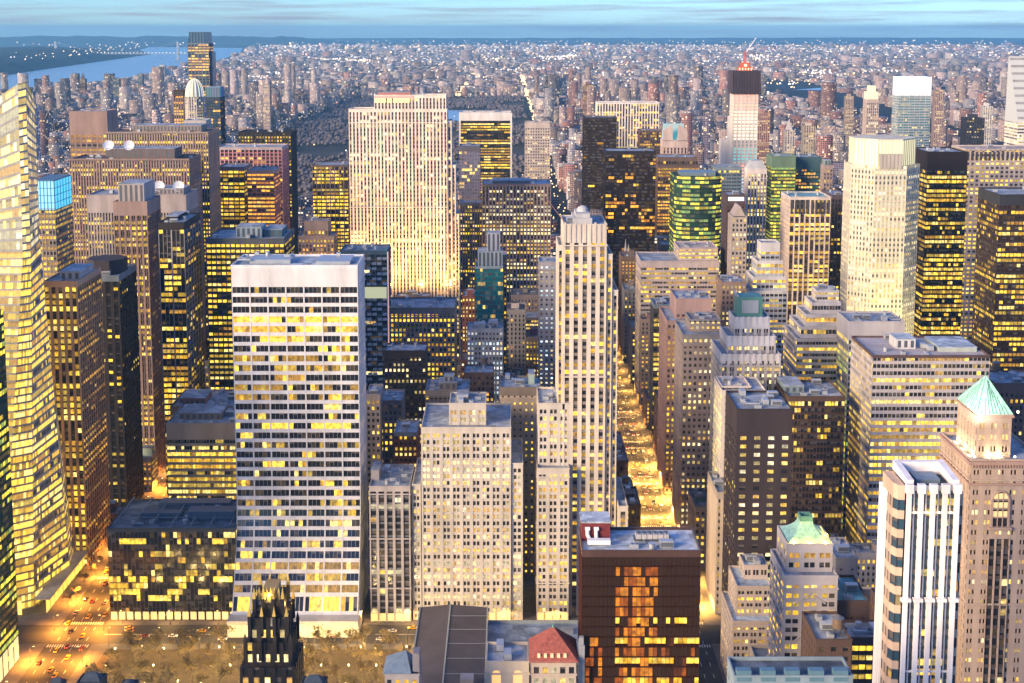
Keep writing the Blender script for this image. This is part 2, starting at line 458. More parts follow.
DEF = dict(bay=3.0, fl=3.9, pw=.35, sh=.4, sub=1, mw=.1, d=.5, s=.12, pd=0.0, lit=.4, pal='y', top=5.0, nx=None, dark=(0, 0, 0, 1, 2, 3))
def T(name, label, px0, px1, pt, Y, dep, wc, sc=None, tc=None, tiers=(), glass=None, rc=ROOFC, ph=(), units=4, tanks=0, cat='tower', z0=0.0, nind=None, group=None, base=None, wrough=.8, phc=None, wings=(), **kw):
    """a building surveyed from the photo: left and right edge and top of its south face, and how far off it stands.
    tiers: wider lower stages (px0, px1, pt, Y, dep), top to bottom; ph: penthouses as fractions of the roof (u0,u1,v0,v1,height)"""
    o = dict(DEF); o.update(kw)
    sc = wc if sc is None else sc; tc = wc if tc is None else tc
    st = [(px0, px1, pt, Y, dep)] + list(tiers)
    R = []
    for (a, b, t, yy, dd) in st:
        z = zat(t, yy); R.append([xat(a, yy, z), xat(b, yy, z), yy, yy + dd, z])
    for i in range(1, len(R)):           # lower stages reach at least as far back
        R[i][3] = max(R[i][3], R[i - 1][3] + .6); R[i][0] = min(R[i][0], R[i - 1][0] - .05); R[i][1] = max(R[i][1], R[i - 1][1] + .05)
    root = thing(name, label, cat, ((R[-1][0] + R[-1][1]) / 2, R[-1][2], z0), group)
    W = MB(); P = Panes()
    wm, sm, tm = wall(wc, wrough), wall(sc, wrough), wall(tc, wrough)
    for i, (x0, x1, y0, y1, z1) in enumerate(R):
        zb = z0 if i == len(R) - 1 else R[i + 1][4]
        oo = dict(o)
        if i > 0: oo['top'] = min(o['top'], 2.5)
        if o.get('tops'): oo['top'] = o['tops'][i]
        block_tier(W, P, x0, x1, y0, y1, zb, z1, oo)
        FOOT.append((x0, x1, y0, y1, z1))
        roof_deck(root, x0, x1, y0, y1, z1 - .05 * i, tm, rc)
    for (a, b, t, yy, dd) in wings:
        z = zat(t, yy); xa, xb = xat(a, yy, z), xat(b, yy, z); oo = dict(o); oo['top'] = 2.0; oo.pop('nx', None)
        block_tier(W, P, xa, xb, yy, yy + dd, z0, z, oo); FOOT.append((xa, xb, yy, yy + dd, z)); roof_deck(root, xa, xb, yy, yy + dd, z, tm, rc)
    W.build('wall', [wm, sm, tm], root)
    if 'stone' in name and R[-1][1] - R[-1][0] > 14:
        a, b, c, e, zz = R[-1]
        for u in ((.94,) if zz < 70 else (.25, .62, .95)):
            m = MB(); z_ = z0 + (zz - z0) * u; m.box(a - .4, b + .4, c - .4, c - .008, z_, z_ + .7); m.box(b + .008, b + .4, c, e, z_, z_ + .7); m.box(a - .4, a - .008, c, e, z_, z_ + .7)
            m.build('string_course', wm, root)
    x0, x1, y0, y1, z1 = R[0]
    av = []
    for q in ph:
        u0, u1, v0, v1, h = q[:5]
        a, b, c, e = x0 + (x1 - x0) * u0, x0 + (x1 - x0) * u1, y0 + (y1 - y0) * v0, y0 + (y1 - y0) * v1
        m = MB(); m.box(a, b, c, e, z1 - .02, z1 + h); m.box(a - .2, b + .2, c - .2, e + .2, z1 + h, z1 + h + .35, 1)
        pc = q[5] if len(q) > 5 else (phc or tuple(x * .8 for x in tc))
        if h > 3 and b - a > 5:
            k = int((b - a) / 3.2)
            for i in range(k):
                xx = a + (i + .5) * (b - a) / k; m.box(xx - .9, xx + .9, c - .06, c, z1 + .8, z1 + h - .8, 2)
        m.build('penthouse', [wall(pc), roof_mat(rc), metal((.12, .125, .14))], root); av.append((a, b, c, e))
    if units: clutter(root, x0, x1, y0, y1, z1 - .02, units * 2 if Y < 1200 else units, av)
    for _ in range(tanks): water_tank(root, rng.uniform(x0 + 4, x1 - 4), rng.uniform(y0 + 4, y1 - 4), z1 - .02)
    bx = o['bay'] * (1 - o['pw']) / o['sub'] * near_px(Y, z1)
    bh = o['fl'] * (1 - o['sh']) * near_px(Y, z1)
    if nind is None: nind = 100 if max(bx, bh) > 2.6 and min(bx, bh) > 1.2 else 0
    emit_windows(root, P, glass or glass_mat(), nind)
    root['_box'] = [x0, x1, y0, y1, z1]
    return root
# ------------------------------------------------------------------ the ground, water, streets
def flat(name, pts, z, mat, kind='structure'):
    m = MB(); m.poly([(x, y, z) for x, y in pts]); return m.build(name, mat, None, kind)

AVE = {'eighth': (-800, 14), 'seventh': (-515, 12), 'sixth': (-229, 12), 'fifth': (96, 11), 'madison': (252, 9), 'park': (408, 20), 'lex': (560, 10), 'third': (715, 11)}
def sty(n): return (n - 33.7) * 80.4       # centre line of a numbered street
WIDE = {34, 42, 57}

def build_ground():
    city = principled('city_ground', (.055, .055, .062), .9, 0, .35, .01, False)
    flat('ground', [(-40000, -800), (40000, -800), (40000, 42000), (-40000, 42000)], -0.6, principled('far_land', (.010, .018, .026), .95, 0, .5, .0012, False))
    flat('city_street', [(-2300, -300), (2600, -300), (2600, 2090), (-2300, 2090)], 0.0, principled('asphalt', (.05, .05, .053), .75, 0, .3, .05, False))
    wat = bpy.data.materials.new('river_water'); wat.use_nodes = True
    b = wat.node_tree.nodes['Principled BSDF']; b.inputs['Base Color'].default_value = (.20, .30, .35, 1); b.inputs['Roughness'].default_value = .25
    no = wat.node_tree.nodes.new('ShaderNodeTexNoise'); no.inputs['Scale'].default_value = .02; no.inputs['Detail'].default_value = 6
    geo = wat.node_tree.nodes.new('ShaderNodeNewGeometry'); bp = wat.node_tree.nodes.new('ShaderNodeBump'); bp.inputs['Strength'].default_value = .08; bp.inputs['Distance'].default_value = 4
    L = wat.node_tree.links.new; L(geo.outputs['Position'], no.inputs['Vector']); L(no.outputs['Fac'], bp.inputs['Height']); L(bp.outputs[0], b.inputs['Normal'])
    flat('river_water', RIVER, .9, wat)
    flat('harlem_river', [(1500, 6900), (1900, 6700), (2500, 7600), (2300, 9800), (1500, 11500), (-900, 15000), (-1000, 14800), (1300, 11200), (2050, 9700), (2200, 7700)], .7, wat)
    flat('park_ground', [(-700, 2060), (76, 2060), (76, 6130), (-700, 6130)], .3, principled('park_turf', (.05, .048, .036), .95, 0, .5, .012, False))
    flat('park_lake', [(-420, 4500), (-140, 4450), (-90, 4700), (-160, 5150), (-400, 5200), (-470, 4900)], .9, wat)
    # pavements: one raised slab per block, with a kerb step
    pv = MB()
    xs = sorted((c - w, c + w) for c, w in AVE.values())
    for n in range(38, 59):
        ya = sty(n) + (11 if n in WIDE else 5.5); yb = sty(n + 1) - (11 if n + 1 in WIDE else 5.5)
        for i in range(len(xs) - 1):
            x0, x1 = xs[i][1], xs[i + 1][0]
            if abs(x0) * FOC / max(ya, 1) > 1500 and abs(x1) * FOC / max(ya, 1) > 1500: continue
            pv.box(x0, x1, ya, yb, .004, .15)
    pv.build('pavement', principled('paving', (.13, .12, .115), .85, 0, .25, .15, False), None, 'structure')
    # painted lines
    mk = MB(); z = .008
    for c, w, lo, hi in ((96, 11, 560, 1500), (-229, 12, 600, 1100)):
        for k in (-1.5, -.5, .5, 1.5):
            y = lo
            while y < hi:
                x = c + k * w * .42; mk.quad((x - .12, y, z), (x + .12, y, z), (x + .12, y + 4, z), (x - .12, y + 4, z)); y += 12
        for n in range(41, 50):
            for s in (-1, 1):
                yy = sty(n) + s * ((11 if n in WIDE else 5.5) + 2.2)
                x = c - w + 1
                while x < c + w - 1: mk.quad((x, yy - 1.5, z), (x + .6, yy - 1.5, z), (x + .6, yy + 1.5, z), (x, yy + 1.5, z)); x += 1.3
    for x in np.arange(-214, 84, 12.0):
        for yy in (sty(42) - .2, sty(42) + .2): mk.quad((x, yy - .1, z), (x + 9, yy - .1, z), (x + 9, yy + .1, z), (x, yy + .1, z))
    mk.build('road_markings', principled('road_paint', (.65, .63, .55), .6, 0, .1), None, 'structure')
    # lawn and gravel of the small park south of the wide cross street
    flat('park_lawn', [(-195, 545), (-70, 545), (-70, 612), (-195, 612)], .16, principled('lawn_turf', (.06, .07, .025), .95, 0, .3, .1, False))
    flat('park_gravel', [(-208, 612.2), (-50, 612.2), (-50, 650), (-208, 650)], .158, principled('gravel', (.085, .062, .04), .95, 0, .25, .3, False))

def shore(px, py):
    Y = ground_y(py); return (xat(px, Y, 0), Y)
RIVER = [shore(-260, 150), shore(-60, 118), shore(25, 101), shore(60, 89), shore(115, 81), shore(150, 74), shore(200, 66), shore(240, 53.5), shore(243, 48),
         shore(150, 47), shore(140, 50), shore(150, 54.5), shore(110, 60), shore(60, 67), shore(0, 76), shore(-60, 82), shore(-260, 100)]
build_ground()

def build_hills():
    """wooded cliffs on the far bank and low ridges towards the horizon"""
    mat = principled('wooded_slope', (.008, .016, .024), .95, 0, .5, .004, False)
    def ridge(name, line, hmax, wid, seed):
        r = np.random.default_rng(seed); m = MB(); rows = []
        n = 60
        P = np.asarray(line, float); t = np.linspace(0, len(P) - 1, n)
        i = np.minimum(t.astype(int), len(P) - 2); f = (t - i)[:, None]
        C = P[i] * (1 - f) + P[i + 1] * f
        prof = [(0, 0), (.06, .55), (.14, .85), (.35, 1.0), (.7, .8), (1, 0)]
        for a in range(n):
            h = hmax * (.75 + .35 * r.random()) * min(1, 6 * min(a + .4, n - 1 - a + .15) / n + .12)
            rows.append([(C[a][0] + wid[0] * u, C[a][1] + wid[1] * u, h * v - .5) for u, v in prof])
        for a in range(n - 1):
            for k in range(len(prof) - 1):
                m.quad(rows[a + 1][k], rows[a][k], rows[a][k + 1], rows[a + 1][k + 1])
        return m.build(name, mat, None, 'structure', smooth=False)
    ridge('hills', [shore(-300, 104), shore(-60, 82.3), shore(0, 76.3), shore(60, 67.3), shore(110, 60.3), shore(149, 54.8)], 125, (-2600, 900), 1)
    ridge('hills', [(-16000, 26000), (-8000, 27500), (-3500, 28000)], 150, (-500, 5000), 2)
    ridge('hills', [(-9000, 33000), (0, 34000), (9000, 35000), (17000, 34000)], 60, (0, 4000), 3)
build_hills()
# ------------------------------------------------------------------ towers one can tell apart
CREAM = (.50, .42, .36); WHITE = (.72, .70, .70); BROWN = (.17, .115, .095); PINKB = (.34, .23, .20); GREY = (.30, .29, .30)
DARK = (.035, .03, .035); BLACK = (.016, .015, .018); LIME = (.56, .50, .44); TAN = (.38, .30, .23); BRONZE = (.05, .034, .026)
STEELB = (.20, .24, .29)
G_GREEN = glass_mat((.02, .06, .045), .1); G_TEAL = glass_mat((.015, .16, .17), .1); G_BLUE = glass_mat((.03, .07, .11), .08); G_BRONZE = glass_mat((.035, .02, .014), .1)
STRIPE = dict(bay=2.4, pw=.5, sh=.45, d=.6, s=.28)
BANDS = dict(bay=4.5, pw=.12, sh=.5, d=.45, s=0.0, pd=.2, sub=3, mw=.04)
PUNCH = dict(bay=2.9, pw=.5, sh=.46, d=.35, s=.02)
CURTAIN = dict(dark=(0, 0, 0, 0, 3), bay=3.0, pw=.1, sh=.3, d=.3, s=.08)

# --- left, far to near
T('office_tower', 'brown slab with six pale blank panels round its crown, far left', 69, 107, 112, 1480, 40, PINKB, (.25, .17, .14), PINKB, bay=6.2, fl=5.2, pw=.25, sh=.5, lit=.75, pal='o', top=26, units=3)
T('office_tower', 'wide brown slab of thin stripes, tallest of the pair with the dishes', 106, 208, 133, 1240, 48, (.40, .30, .25), (.14, .10, .09), (.40, .31, .27), **dict(STRIPE, lit=.62, top=0), ph=((.22, .9, .3, .8, 6),), units=4)
T('office_tower', 'wide brown striped slab carrying two white dishes, in front of its taller twin', 69, 189, 160, 1160, 45, (.36, .25, .22), (.13, .09, .085), (.36, .26, .22), **dict(STRIPE, lit=.42, top=0), ph=((.28, .86, .2, .8, 9, (.2, .13, .11)),), units=3)
T('office_tower', 'grey brown striped slab with two dishes on its roof behind the granite tower', 87, 186, 196, 1080, 42, (.38, .32, .30), (.12, .10, .10), (.40, .34, .33), **dict(STRIPE, lit=.5, top=14), ph=((.62, .95, .2, .8, 5),), units=2, side=dict(lit=.3))
T('office_tower', 'pink granite tower with open square top and deep upper windows', 113, 147, 203, 918, 36, (.27, .18, .165), (.10, .07, .075), (.34, .24, .22), bay=4.2, pw=.38, sh=.42, lit=.4, top=9, sub=2, mw=.1, d=.7, s=.3, units=0, ph=((.12, .88, .1, .9, 13, (.42, .37, .37)),), side=dict(lit=.18))
T('office_tower', 'black glass tower striped by a few bright white vertical fins', 158, 184, 224, 880, 48, (.32, .30, .31), BLACK, DARK, bay=8.5, pw=.1, sh=.35, sub=3, mw=.03, lit=.36, top=4, d=.6, s=.4, units=3, ph=((.1, .55, .3, .8, 3),), side=dict(lit=.16))
T('office_tower', 'dark slab with a black octagonal penthouse, between the orange and granite towers', 96, 119, 277, 838, 40, (.045, .035, .04), BLACK, STEELB, bay=4.6, pw=.45, sh=.5, sub=1, lit=.22, top=3, units=1, side=dict(lit=.03))
T('office_tower', 'orange lit tower of tall brown piers beside the crystal glass tower', 43, 77, 283, 757, 46, (.56, .34, .20), (.07, .04, .03), (.56, .34, .22), bay=4.0, pw=.42, sh=.25, d=.9, s=.6, lit=.5, pal='y', top=2.5, ph=((.35, .95, .2, .75, 5, (.42, .42, .44)),), units=2, side=dict(lit=.42, pw=.2, sh=.5))  # brown piers tinted orange to carry the avenue's light in their colour
T('office_tower', 'narrow tower under a glowing cyan glass lantern, left of the brown slabs', 34, 55, 210, 960, 38, (.32, .27, .24), (.22, .17, .15), TAN, bay=2.8, pw=.3, sh=.45, lit=.8, top=0, units=0)
T('office_block', 'low dark block below the orange construction frame at far left', 44, 68, 178, 1500, 40, (.08, .06, .07), None, None, bay=4, lit=.3, units=1, top=2)
T('office_tower', 'black slab with a lit top floor rising behind the pink slab', 238, 291, 133, 1490, 40, (.05, .045, .05), BLACK, DARK, **dict(STRIPE, bay=3.4, lit=.4, top=0), units=5)
T('office_tower', 'pink lit slab of square frames behind two lower brown towers', 216, 282, 148, 1400, 40, (.55, .30, .34), (.34, .15, .19), (.42, .36, .40), bay=4.4, pw=.25, sh=.4, lit=.25, top=2, d=.9, s=.2, units=4, pal='o')  # red light on this slab is put into its pink wall colours
T('office_tower', 'brown striped tower left of the red lit tower', 217, 244, 168, 1325, 40, (.26, .18, .16), (.10, .07, .07), (.30, .22, .20), bay=5.0, pw=.16, sh=.4, lit=.55, top=3, units=2)
T('office_tower', 'shorter tower with a red lit top and yellow floors below', 247, 274, 171, 1300, 36, (.46, .22, .22), (.36, .15, .14), (.36, .28, .29), bay=4.2, pw=.1, sh=.5, lit=.7, top=3, pal='o', units=2)  # reddish light on the walls is part of these wall colours
T('office_tower', 'ribbed brown tower with yellow rows, just left of the floodlit slab', 312, 348, 166, 1400, 40, (.36, .28, .25), (.09, .065, .065), (.2, .15, .14), bay=5.0, pw=.2, sh=.4, sub=2, mw=.04, lit=.55, top=1, units=2)
T('office_block', 'dark slab with yellow upper floors and a big blue plant room on top', 206, 284, 240, 900, 46, (.06, .055, .055), (.05, .045, .045), (.12, .13, .15), bay=3.3, pw=.22, sh=.5, lit=.62, top=3, ph=((.35, .68, .2, .62, 7.5, (.30, .40, .46)), (.7, .93, .3, .8, 5, (.10, .20, .24))), units=2, d=.3)
T('stone_tower', 'small stepped stone tower with a ribbed crown behind the dark slab', 304, 328, 222, 1150, 18, (.34, .24, .20), (.24, .16, .14), (.34, .24, .2), tiers=((298, 334, 237, 1146, 26),), bay=3.2, pw=.5, sh=.4, lit=.6, pal='o', top=8, units=1)
T('office_block', 'beige ribbon window block beside the white grid slab, plant on its roof', 166, 252, 425, 760, 36, (.34, .28, .21), (.34, .29, .23), (.40, .31, .24), bay=9, pw=.05, sh=.42, sub=5, mw=.02, lit=.55, top=9, d=.3, s=.0, pd=.06, ph=((.1, .6, .3, .8, 4), ), units=6)
T('office_block', 'low dark block with rooftop ducts between the avenue and the white slab', 170, 235, 408, 815, 40, (.20, .15, .13), None, None, **dict(PUNCH, lit=.3), units=6, ph=((.1, .5, .2, .7, 4, (.36, .16, .12)),))
T('office_block', 'low wide block of dark gridded glass with an open plant deck on its roof', 107, 235, 530, 684, 44, (.22, .20, .22), (.05, .042, .046), (.10, .11, .13), bay=2.1, pw=.075, sh=.10, d=.18, s=.06, fl=3.6, dark=(0, 0, 3), lit=.14, top=1.2, units=0, rc=(.13, .16, .20), side=dict(lit=.1))

# --- centre
T('office_tower', 'black sloping tower with white stone edges and gold rows, on the park side', 460, 511, 113, 1890, 34, BLACK, BLACK, (.66, .62, .60), bay=5.0, pw=.03, sh=.45, lit=.7, top=11, units=2, d=.3)
T('office_tower', 'thin violet glass tower beside the floodlit slab', 459, 480, 147, 1480, 34, (.30, .30, .38), (.22, .21, .28), (.14, .13, .17), **dict(CURTAIN, lit=.14, top=5), glass=glass_mat((.16, .15, .22), .1), units=1)
T('stone_tower', 'ochre ribbed slab in the shade between the floodlit slab and teal tower', 460, 482, 204, 1330, 30, (.42, .29, .23), (.2, .13, .11), None, **dict(STRIPE, lit=.35, top=2), units=1)
T('apartment_tower', 'pale tower with a tight grid of small windows, near the park corner', 525, 550, 123, 1790, 26, (.52, .44, .40), None, None, bay=3.4, pw=.5, sh=.5, lit=.3, top=7, pal='w', units=2)
T('office_tower', 'broad pinkish stone slab of dark vertical stripes behind the teal tower', 482, 551, 185, 1325, 44, (.47, .36, .31), (.15, .105, .09), (.36, .27, .25), bay=3.5, pw=.45, sh=.42, d=.6, s=.35, lit=.42, top=1.5, pal='w', units=4, ph=((.15, .7, .25, .8, 3),))
T('office_tower', 'teal glass tower with a blue stepped crown in the middle distance', 475, 503, 268, 1080, 26, (.12, .36, .36), (.03, .26, .26), (.34, .42, .46), bay=2.2, pw=.04, sh=.22, d=.2, s=.05, lit=.12, top=0, glass=G_TEAL, units=0, ph=((.1, .98, .15, .9, 13, (.32, .40, .45)), (.42, .9, .3, .8, 28, (.40, .42, .5))))
T('stone_slab', 'thin grey brown slab hidden behind the teal tower', 496, 507, 256, 1110, 20, (.32, .25, .22), (.2, .15, .13), None, **dict(PUNCH, lit=.3), units=0)
T('stone_block', 'big grey limestone block with a windowed attic below the floodlit slab', 386, 455, 309, 1000, 40, (.33, .28, .24), (.27, .22, .19), (.25, .21, .2), bay=3.1, pw=.45, sh=.42, lit=.45, top=4, pal='y', units=3, d=.5)
T('office_tower', 'dark faceted glass tower checkered with pale panels, right behind the white slab', 340, 387, 252, 985, 30, (.20, .22, .24), (.10, .11, .13), (.10, .16, .22), bay=4.4, pw=.06, sh=.36, lit=.05, top=2, units=3, pal='w', glass=glass_mat((.025, .035, .045), .12), d=.35, rc=(.14, .2, .27))
T('stone_block', 'blue white block with cold white lit windows below the teal tower', 467, 503, 330, 990, 24, (.36, .38, .42), None, (.34, .38, .44), **dict(PUNCH, lit=.55, pal='c', top=2), units=4, ph=((.2, .5, .2, .6, 3), (.6, .85, .3, .8, 4)))
T('stone_slab', 'narrow pale slab with bright white lamps up its side, left of the white tower', 539, 560, 263, 1085, 26, (.50, .46, .44), (.44, .40, .38), None, bay=4.2, pw=.6, sh=.6, lit=.8, pal='c', top=3, units=1)
T('stone_block', 'dark brick block with scattered bright windows, behind the low rooftops', 384, 426, 352, 900, 22, (.075, .055, .055), None, None, **dict(PUNCH, lit=.45, pal='w', top=4), units=3)
T('stone_block', 'low classical clubhouse with a small stepped attic on its roof', 425, 469, 392, 862, 30, (.27, .22, .19), (.24, .19, .165), (.30, .27, .25), **dict(PUNCH, lit=.4, top=3), ph=((.3, .72, .15, .6, 5, (.3, .25, .22)), (.42, .64, .25, .5, 9, (.36, .38, .4))), units=3, tanks=1)
T('brick_block', 'small brown block with orange lit upper windows behind the clubhouse', 464, 494, 374, 925, 24, (.19, .125, .105), None, None, **dict(PUNCH, lit=.5, pal='o', top=2), units=2, tanks=1)
T('brick_block', 'red brick walk up with white roof plant beside the white slab', 394, 417, 434, 772, 26, (.28, .10, .075), None, (.30, .30, .32), **dict(PUNCH, lit=.3, top=1.5, fl=3.4), units=4)
T('stone_slab', 'thin pale party wall slab close beside the white grid slab', 366, 380, 396, 800, 24, (.40, .34, .33), None, None, **dict(PUNCH, lit=.12, top=3), units=1)
T('stone_block', 'grey row block with few lit windows beyond the thin pale slab', 379, 402, 402, 812, 26, (.25, .21, .22), None, None, **dict(PUNCH, lit=.3, top=2), units=2)
T('stone_slab', 'blank cream slab with scattered small windows left of the white tower', 500, 541, 389, 742, 26, (.55, .44, .34), None, (.26, .21, .17), bay=3.3, pw=.68, sh=.66, lit=.42, pal='y', top=4, units=3, d=.25, ph=((.7, .85, .4, .8, 6, (.35, .45, .42)),))
T('stone_block', 'narrow stone front of five tall window strips between two broader white fronts', 369, 410, 488, 682, 36, (.46, .41, .40), (.19, .19, .21), (.46, .41, .40), bay=5.0, pw=.32, sh=.3, fl=3.7, d=.9, s=.6, lit=.12, top=2, pal='w', units=5, ph=((.0, .2, .3, .7, 6), ), nx=5)
T('office_block', 'broad cream stone front with pairs of windows and stepped top, facing the park', 449, 486, 405, 690, 22, LIME, None, LIME, tiers=((421, 511, 429, 683, 46),), wings=((412, 420.6, 486, 684, 44), (511.4, 523, 465, 684, 44)), bay=5.4, sub=2, mw=.12, pw=.36, sh=.40, d=.6, s=.22, lit=.6, pal='w', top=3, units=4, fl=3.75, ph=((.2, .5, .3, .8, 3),))
T('stone_block', 'narrow cream wing joined to the left of the tall white tower', 538, 569, 405, 690, 32, LIME, None, LIME, bay=5.4, sub=2, mw=.12, pw=.36, sh=.42, d=.5, s=.18, lit=.4, pal='y', top=2.5, fl=3.7, tiers=((537, 569, 470, 683, 42),), units=3)
T('stone_tower', 'tall white stepped stone tower with dark window strips, tallest at the centre', 563.5, 607, 226, 690, 34, (.62, .54, .46), (.26, .22, .20), (.62, .55, .48), bay=4.75, pw=.5, sh=.44, sub=1, d=.7, s=.35, lit=.45, pal='y', top=9, fl=3.8, units=1, wings=((558, 563.2, 247, 692, 30), (607.3, 612.5, 256, 691, 32), (612.8, 618, 292, 692, 34), (618.3, 628, 508, 684, 46)), side=dict(sh=.45))
T('stone_block', 'small cream corner block with square windows at the foot of the white tower', 604, 627, 512, 735, 18, LIME, None, None, **dict(PUNCH, lit=.2, top=2, fl=4.2), units=2)
T('office_block', 'brown glass block with lit floors, orange reflections and a pale blue roof, foreground', 582, 701, 553, 468, 23, (.10, .032, .020), (.035, .012, .009), (.12, .07, .06), bay=1.6, pw=.07, sh=.14, d=.2, s=.1, fl=3.9, lit=.0, top=1.6, wrough=.3, glass=G_BRONZE, units=0, rc=(.46, .50, .55))

# --- right, far to near
T('office_tower', 'white vertical ribbed slab behind the black towers', 597, 659, 103, 2040, 36, (.72, .66, .62), (.12, .10, .10), (.70, .64, .6), bay=4.4, pw=.42, sh=.25, d=.8, s=.5, lit=.35, top=1.5, pal='y', units=4)
T('office_tower', 'black glass tower beside the avenue, tallest and leftmost of the two dark towers', 584, 617, 118, 1800, 34, (.03, .024, .028), BLACK, (.04, .03, .035), bay=3, pw=.06, sh=.3, lit=.04, top=2, d=.2, glass=G_BRONZE, units=2, dark=(0, 0, 0, 0, 0, 3))
T('office_tower', 'black glass tower with sparse orange windows behind the cathedral spire', 606, 656, 152, 1400, 40, (.04, .03, .034), (.024, .018, .022), (.04, .03, .035), bay=3, pw=.08, sh=.3, lit=.10, pal='o', top=3, d=.2, s=.05, glass=G_BRONZE, units=3, dark=(0, 0, 0, 0, 0, 3))
T('office_tower', 'dark brown box behind the gabled stone tower', 640, 661, 131, 1800, 30, (.16, .10, .10), (.1, .065, .065), None, bay=3, pw=.2, sh=.4, lit=.2, top=2, units=1)
T('office_tower', 'gold windowed brown tower between the black tower and green tower', 658, 698, 158, 1560, 40, (.2, .13, .1), (.12, .08, .07), None, bay=3.2, pw=.2, sh=.4, lit=.6, top=4, pal='o', units=2, tiers=((658, 700, 166, 1550, 50),))
T('office_tower', 'blue grey glass block behind the green tower', 716, 742, 168, 1450, 34, (.24, .30, .34), (.2, .25, .29), None, **dict(BANDS, bay=6, sub=2, lit=.15, top=3), glass=G_BLUE, units=2)
T('stone_tower', 'white ribbed tower with a chamfered crown below the unfinished skyscraper', 748, 767, 170, 1300, 20, (.62, .55, .53), (.2, .16, .16), None, bay=3, pw=.5, sh=.3, d=.6, s=.35, lit=.35, pal='w', top=4, units=0)
T('stone_slab', 'dark brown slab with a bright white sign bar at its head', 727, 745, 196, 1110, 26, (.10, .065, .07), None, None, **dict(PUNCH, lit=.03, top=8), units=1)
T('apartment_tower', 'slender grey tower with a small gabled top in front of the dark slab', 732, 747, 217, 1075, 20, (.40, .34, .32), None, None, bay=3, pw=.45, sh=.45, lit=.35, pal='w', top=2, units=0)
T('office_tower', 'yellow striped glass tower with a green head right of the ribbed tower', 772, 796, 157, 1480, 34, (.16, .20, .10), (.05, .07, .05), (.16, .25, .17), bay=3.4, pw=.05, sh=.42, lit=.75, pal='g', top=12, glass=G_GREEN, units=2)
T('office_tower', 'dark teal tower with a glassy head beside the yellow striped tower', 796, 822, 158, 1500, 36, (.10, .13, .14), (.05, .05, .055), (.07, .14, .16), bay=3.4, pw=.2, sh=.4, lit=.3, pal='o', top=13, glass=G_TEAL, units=2)
T('stone_tower', 'thin brown stone tower with a small cap right of the teal tower', 824, 833, 166, 1440, 16, (.36, .27, .26), None, None, bay=3, pw=.5, sh=.4, lit=.15, top=4, units=0, ph=((.15, .85, .2, .8, 6, (.22, .3, .3)),))
T('office_tower', 'brown tower of white pier stripes with a slotted white crown', 790, 831, 198, 1080, 36, (.58, .48, .45), (.08, .055, .055), (.58, .50, .48), bay=4.0, pw=.28, sh=.38, d=.8, s=.5, lit=.45, top=1.5, units=2, rc=(.2, .4, .4))
T('office_tower', 'dark diagonally striped slab squeezed beside the slotted crown tower', 832, 848, 196, 1150, 40, (.13, .10, .11), (.07, .055, .06), None, bay=3, pw=.3, sh=.5, lit=.03, top=3, units=1)
T('office_tower', 'black topped tower filled with gold floors right of the octagonal tower', 928, 968, 153, 1090, 44, (.06, .045, .04), (.03, .02, .018), (.035, .022, .026), bay=9, pw=.05, sh=.38, sub=4, mw=.02, lit=.8, top=15, d=.3, units=3)
T('office_tower', 'wide grid slab with a row of square openings along its top, far right', 966, 1045, 150, 1200, 40, (.50, .42, .38), (.44, .36, .33), (.50, .43, .40), bay=4.4, pw=.4, sh=.5, lit=.6, top=0, units=3)
T('office_tower', 'black glass tower with broken yellow rows at the right edge', 1000, 1060, 196, 950, 44, (.05, .035, .04), (.04, .028, .03), (.04, .04, .05), bay=3, pw=.1, sh=.4, lit=.45, top=7, glass=G_BRONZE, units=2, dark=(0, 0, 0, 0, 0, 3))
T('office_tower', 'white topped tower of pale bands standing far off below the skyline', 899, 931, 96, 1990, 34, (.50, .52, .54), (.42, .46, .5), (.6, .6, .6), **dict(BANDS, lit=.12, top=0, bay=8), glass=G_TEAL, units=0)
T('stone_tower', 'slim cream tower with a glowing gold crown far off', 867, 879, 100, 1850, 20, (.46, .38, .36), None, None, bay=3, pw=.5, sh=.35, lit=.3, top=4, pal='w', units=0)
T('office_block', 'beige ribbon window slab in two heights beside the avenue', 679, 718, 249, 1108, 36, (.52, .43, .40), (.50, .42, .39), (.52, .43, .41), tiers=((641, 718, 262, 1100, 46),), bay=9.5, pw=.07, sh=.55, sub=4, mw=.02, d=.4, s=.0, pd=.03, lit=.5, top=4, tops=(8, 5), units=3)
T('office_block', 'dark glass block with yellow rows against the beige ribbon slab', 654, 675, 306, 1000, 26, (.09, .09, .11), (.07, .07, .085), (.2, .26, .32), bay=3, pw=.06, sh=.35, lit=.5, top=2, pal='y', units=2)
T('stone_block', 'pinkish stone block with an ornate arched attic, behind the plain brown block', 676, 712, 300, 890, 34, (.42, .27, .24), None, (.45, .30, .27), tiers=((667, 716, 322, 880, 46),), bay=3.3, pw=.5, sh=.46, d=.4, s=.03, lit=.45, pal='y', top=9, tops=(10, 2), units=3)
T('stone_block', 'plain brown stone block with a flat grey penthouse', 690, 721, 321, 812, 22, (.36, .29, .27), None, (.32, .29, .3), tiers=((683, 724, 336, 800, 40),), bay=3.2, pw=.5, sh=.5, d=.4, s=.03, lit=.35, pal='w', top=5, tops=(8, 2), units=2)
T('stone_tower', 'white stone tower of scalloped setbacks with a green copper top', 734, 770, 319, 772, 18, (.52, .48, .46), (.3, .27, .27), (.62, .58, .57), tiers=((727, 776, 338, 766, 26), (721, 781, 356, 760, 38)), bay=4.6, pw=.42, sh=.45, sub=2, mw=.1, d=.6, s=.15, lit=.3, pal='w', top=4, tops=(6, 5, 3), units=0)
